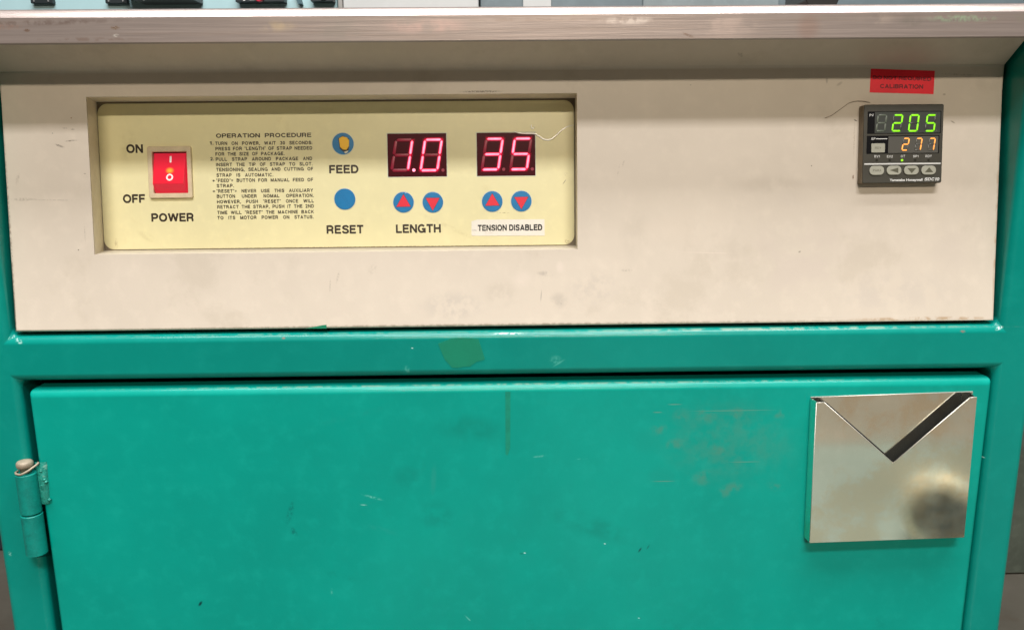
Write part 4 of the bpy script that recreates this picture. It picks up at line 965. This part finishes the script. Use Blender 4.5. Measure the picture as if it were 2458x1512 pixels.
# ------------------------------------------------------------------ background seen over the table
BY = 1500.0
def bx(px): return -1067.2 + (px - 81) * (1067.2 - 243.6) / (940 - 81)
blue = mat('pale_blue_enamel', (0.38, 0.56, 0.58), 0.4, var=0.05, vscale=3)
bc = tag(empty('pale_blue_machine', None, Matrix.Translation((-0.75, BY * MM, 0))), 'pale blue machine with black latches in the background above the table', 'machine')
def bprism(name, px0, px1, z0, z1, y0, y1, m_, parent, off=-750.0, bevel=0):
    return prism(name, [(bx(px0) - off, z0), (bx(px1) - off, z0), (bx(px1) - off, z1), (bx(px0) - off, z1)], y0, y1, m_, parent, bevel=bevel)
bprism('body', -60, 806, 0, 1400, 0, 500, blue, bc, bevel=4)
grey_screw = mat('zinc_screw', (0.5, 0.5, 0.5), 0.4, metal=0.8)
dkb = mat('dark_blue_black_plastic', (0.012, 0.018, 0.02), 0.45)
for (a, b, zt) in ((81, 133, 334), (258, 310, 333)):
    lt = bprism('latch', a, b, Z(zt - 10.5), Z(zt - 1), -14, -0.5, dkb, bc, bevel=1)
    for q_ in (a + 9, b - 9):
        prism('screw', circle(bx(q_) + 750, Z(zt - 5.5), 1.9, 10), -16, -14.2, grey_screw, lt)
# rounded dark grey arm and connector block
armp = [(bx(313) + 750, Z(332)), (bx(330) + 750, Z(330.5)), (bx(340) + 750, Z(327)), (bx(346) + 750, Z(321)), (bx(486) + 750, Z(321)), (bx(486) + 750, Z(345)), (bx(313) + 750, Z(345))]
am = prism('connector_arm', armp, -60, -0.6, mat('dark_grey_arm', (0.05, 0.045, 0.045), 0.4, var=0.3, vscale=30), bc, bevel=1.5)
prism('screw', circle(bx(370) + 750, Z(323.5), 3, 12), -62, -60.2, grey_screw, am)
ctl = bprism('control_block', 573, 688, Z(321.3), Z(350), -30, -0.6, dkb, bc, bevel=1)
prism('red_knob', circle(bx(632) + 750, Z(328.5), 9, 24), -44, -30.3, mat('red_knob_plastic', (0.55, 0.02, 0.05), 0.4), ctl, bevel=1.5)
prism('white_mark', circle(bx(594) + 750, Z(326.5), 3.2, 12), -30.6, -30.1, M['white_ink'], ctl)
prism('white_mark', rrect(bx(605) + 750, Z(325), bx(620) + 750, Z(329), 1), -30.6, -30.1, M['white_ink'], ctl)
prism('strut', [(bx(718) + 750, Z(318)), (bx(727) + 750, Z(318)), (bx(720) + 750, Z(345)), (bx(711) + 750, Z(345))], -20, -0.6, mat('slate_blue_paint', (0.05, 0.11, 0.13), 0.4), bc)
cb = bprism('connector_block', 751, 805, Z(321.5), Z(350), -30, -0.6, dkb, bc, bevel=1)
prism('plug', circle(bx(782) + 750, Z(327), 5, 16), -40, -30.2, M['black'], cb, bevel=1)

wb = tag(empty('white_cabinet', None, Matrix.Translation((-0.05, (BY + 20) * MM, 0))), 'white enamelled cabinet in the background beside the pale blue machine', 'cabinet')
wm = mat('white_enamel', (0.52, 0.52, 0.50), 0.4, var=0.06, vscale=3)
bprism('side_frame', 807, 818, 0, 1420, -6, 480, mat('warm_white_frame', (0.3, 0.285, 0.26), 0.4), wb, off=-50, bevel=2)
bprism('body', 818.6, 1150, 0, 1420, 0, 480, wm, wb, off=-50, bevel=3)
gc = tag(empty('grey_blue_cabinet', None, Matrix.Translation((0.6, (BY + 60) * MM, 0))), 'grey blue cabinet in the background behind the black guide block', 'cabinet')
gm = mat('grey_blue_enamel', (0.14, 0.18, 0.195), 0.45, var=0.2, vscale=3)
bprism('body', 1153, 2700, 0, 1440, 0, 400, gm, gc, off=600, bevel=3)
bprism('light_panel', 1260, 1330, Z(300), Z(360), -8, -1, wm, gc, off=600, bevel=1)
bprism('light_panel', 1560, 1900, Z(300), Z(352), -8, -1, mat('pale_grey_panel', (0.22, 0.26, 0.265), 0.4, var=0.2, vscale=6), gc, off=600, bevel=1)

# dark bin (left) and grey-green bin (right) behind the cabinet, seen in slivers beside its posts
def bin_(name, x0, x1, y0, y1, h, m_, label):
    e_ = tag(empty(name, None, Matrix.Translation(((x0 + x1) / 2, (y0 + y1) / 2, 0))), label, 'bin')
    a, b = (x1 - x0) * 500, (y1 - y0) * 500
    t = 6
    V = [(-a + 20, -b + 20, 2), (a - 20, -b + 20, 2), (a - 20, b - 20, 2), (-a + 20, b - 20, 2), (-a, -b, h), (a, -b, h), (a, b, h), (-a, b, h),
         (-a + t, -b + t, h), (a - t, -b + t, h), (a - t, b - t, h), (-a + t, b - t, h), (-a + 26, -b + 26, 10), (a - 26, -b + 26, 10), (a - 26, b - 26, 10), (-a + 26, b - 26, 10)]
    F = [(0, 3, 2, 1)]
    for k in (0, 4, 8):
        for i in range(4):
            j = (i + 1) % 4; F.append((k + i, k + j, k + 4 + j, k + 4 + i))
    F.append((12, 13, 14, 15))
    raw('shell', V, F, m_, e_, bevel=3)
    ring_prism_h('rim', a, b, h, m_, e_)
    return e_
def ring_prism_h(name, a, b, h, m_, parent):
    V = []
    for z in (h - 14, h - 2):
        for g in (10, 0.5):
            V += [(-a - g, -b - g, z), (a + g, -b - g, z), (a + g, b + g, z), (-a - g, b + g, z)]
    F = []
    for i in range(4):
        j = (i + 1) % 4
        F += [(i, j, 8 + j, 8 + i), (4 + i, 12 + i, 12 + j, 4 + j), (i, 4 + i, 4 + j, j), (8 + i, 8 + j, 12 + j, 12 + i)]
    raw(name, V, F, m_, parent)
bin_('storage_bin', 0.62, 1.10, 0.72, 1.2, 420, mat('grey_green_plastic', (0.085, 0.10, 0.075), 0.5, var=0.35, vscale=8), 'grey green storage bin on the floor right of the machine')
bin_('storage_bin', -1.30, -0.60, 0.86, 1.3, 420, mat('dark_slate_plastic', (0.02, 0.025, 0.03), 0.5, var=0.3, vscale=8), 'dark slate storage bin on the floor left of the machine')

# roll of tape standing on the floor before the machine, mirrored in the steel pocket
rl = tag(empty('tape_roll', None, Matrix.Translation((0.79, -0.86, 0.066)) @ Matrix.Rotation(math.radians(28), 4, 'Z')), 'cream tape roll standing on the floor, mirrored in the steel document pocket', 'tape roll')
ring_prism('tape_winding', circle(0, 0, 66, 40), circle(0, 0, 48, 40), -25, 25, mat('cream_tape', (0.78, 0.70, 0.50), 0.4), rl, bevel=1)
prism('core', circle(0, 0, 47.6, 40), -20, 20, mat('grey_core', (0.12, 0.13, 0.12), 0.5), rl)
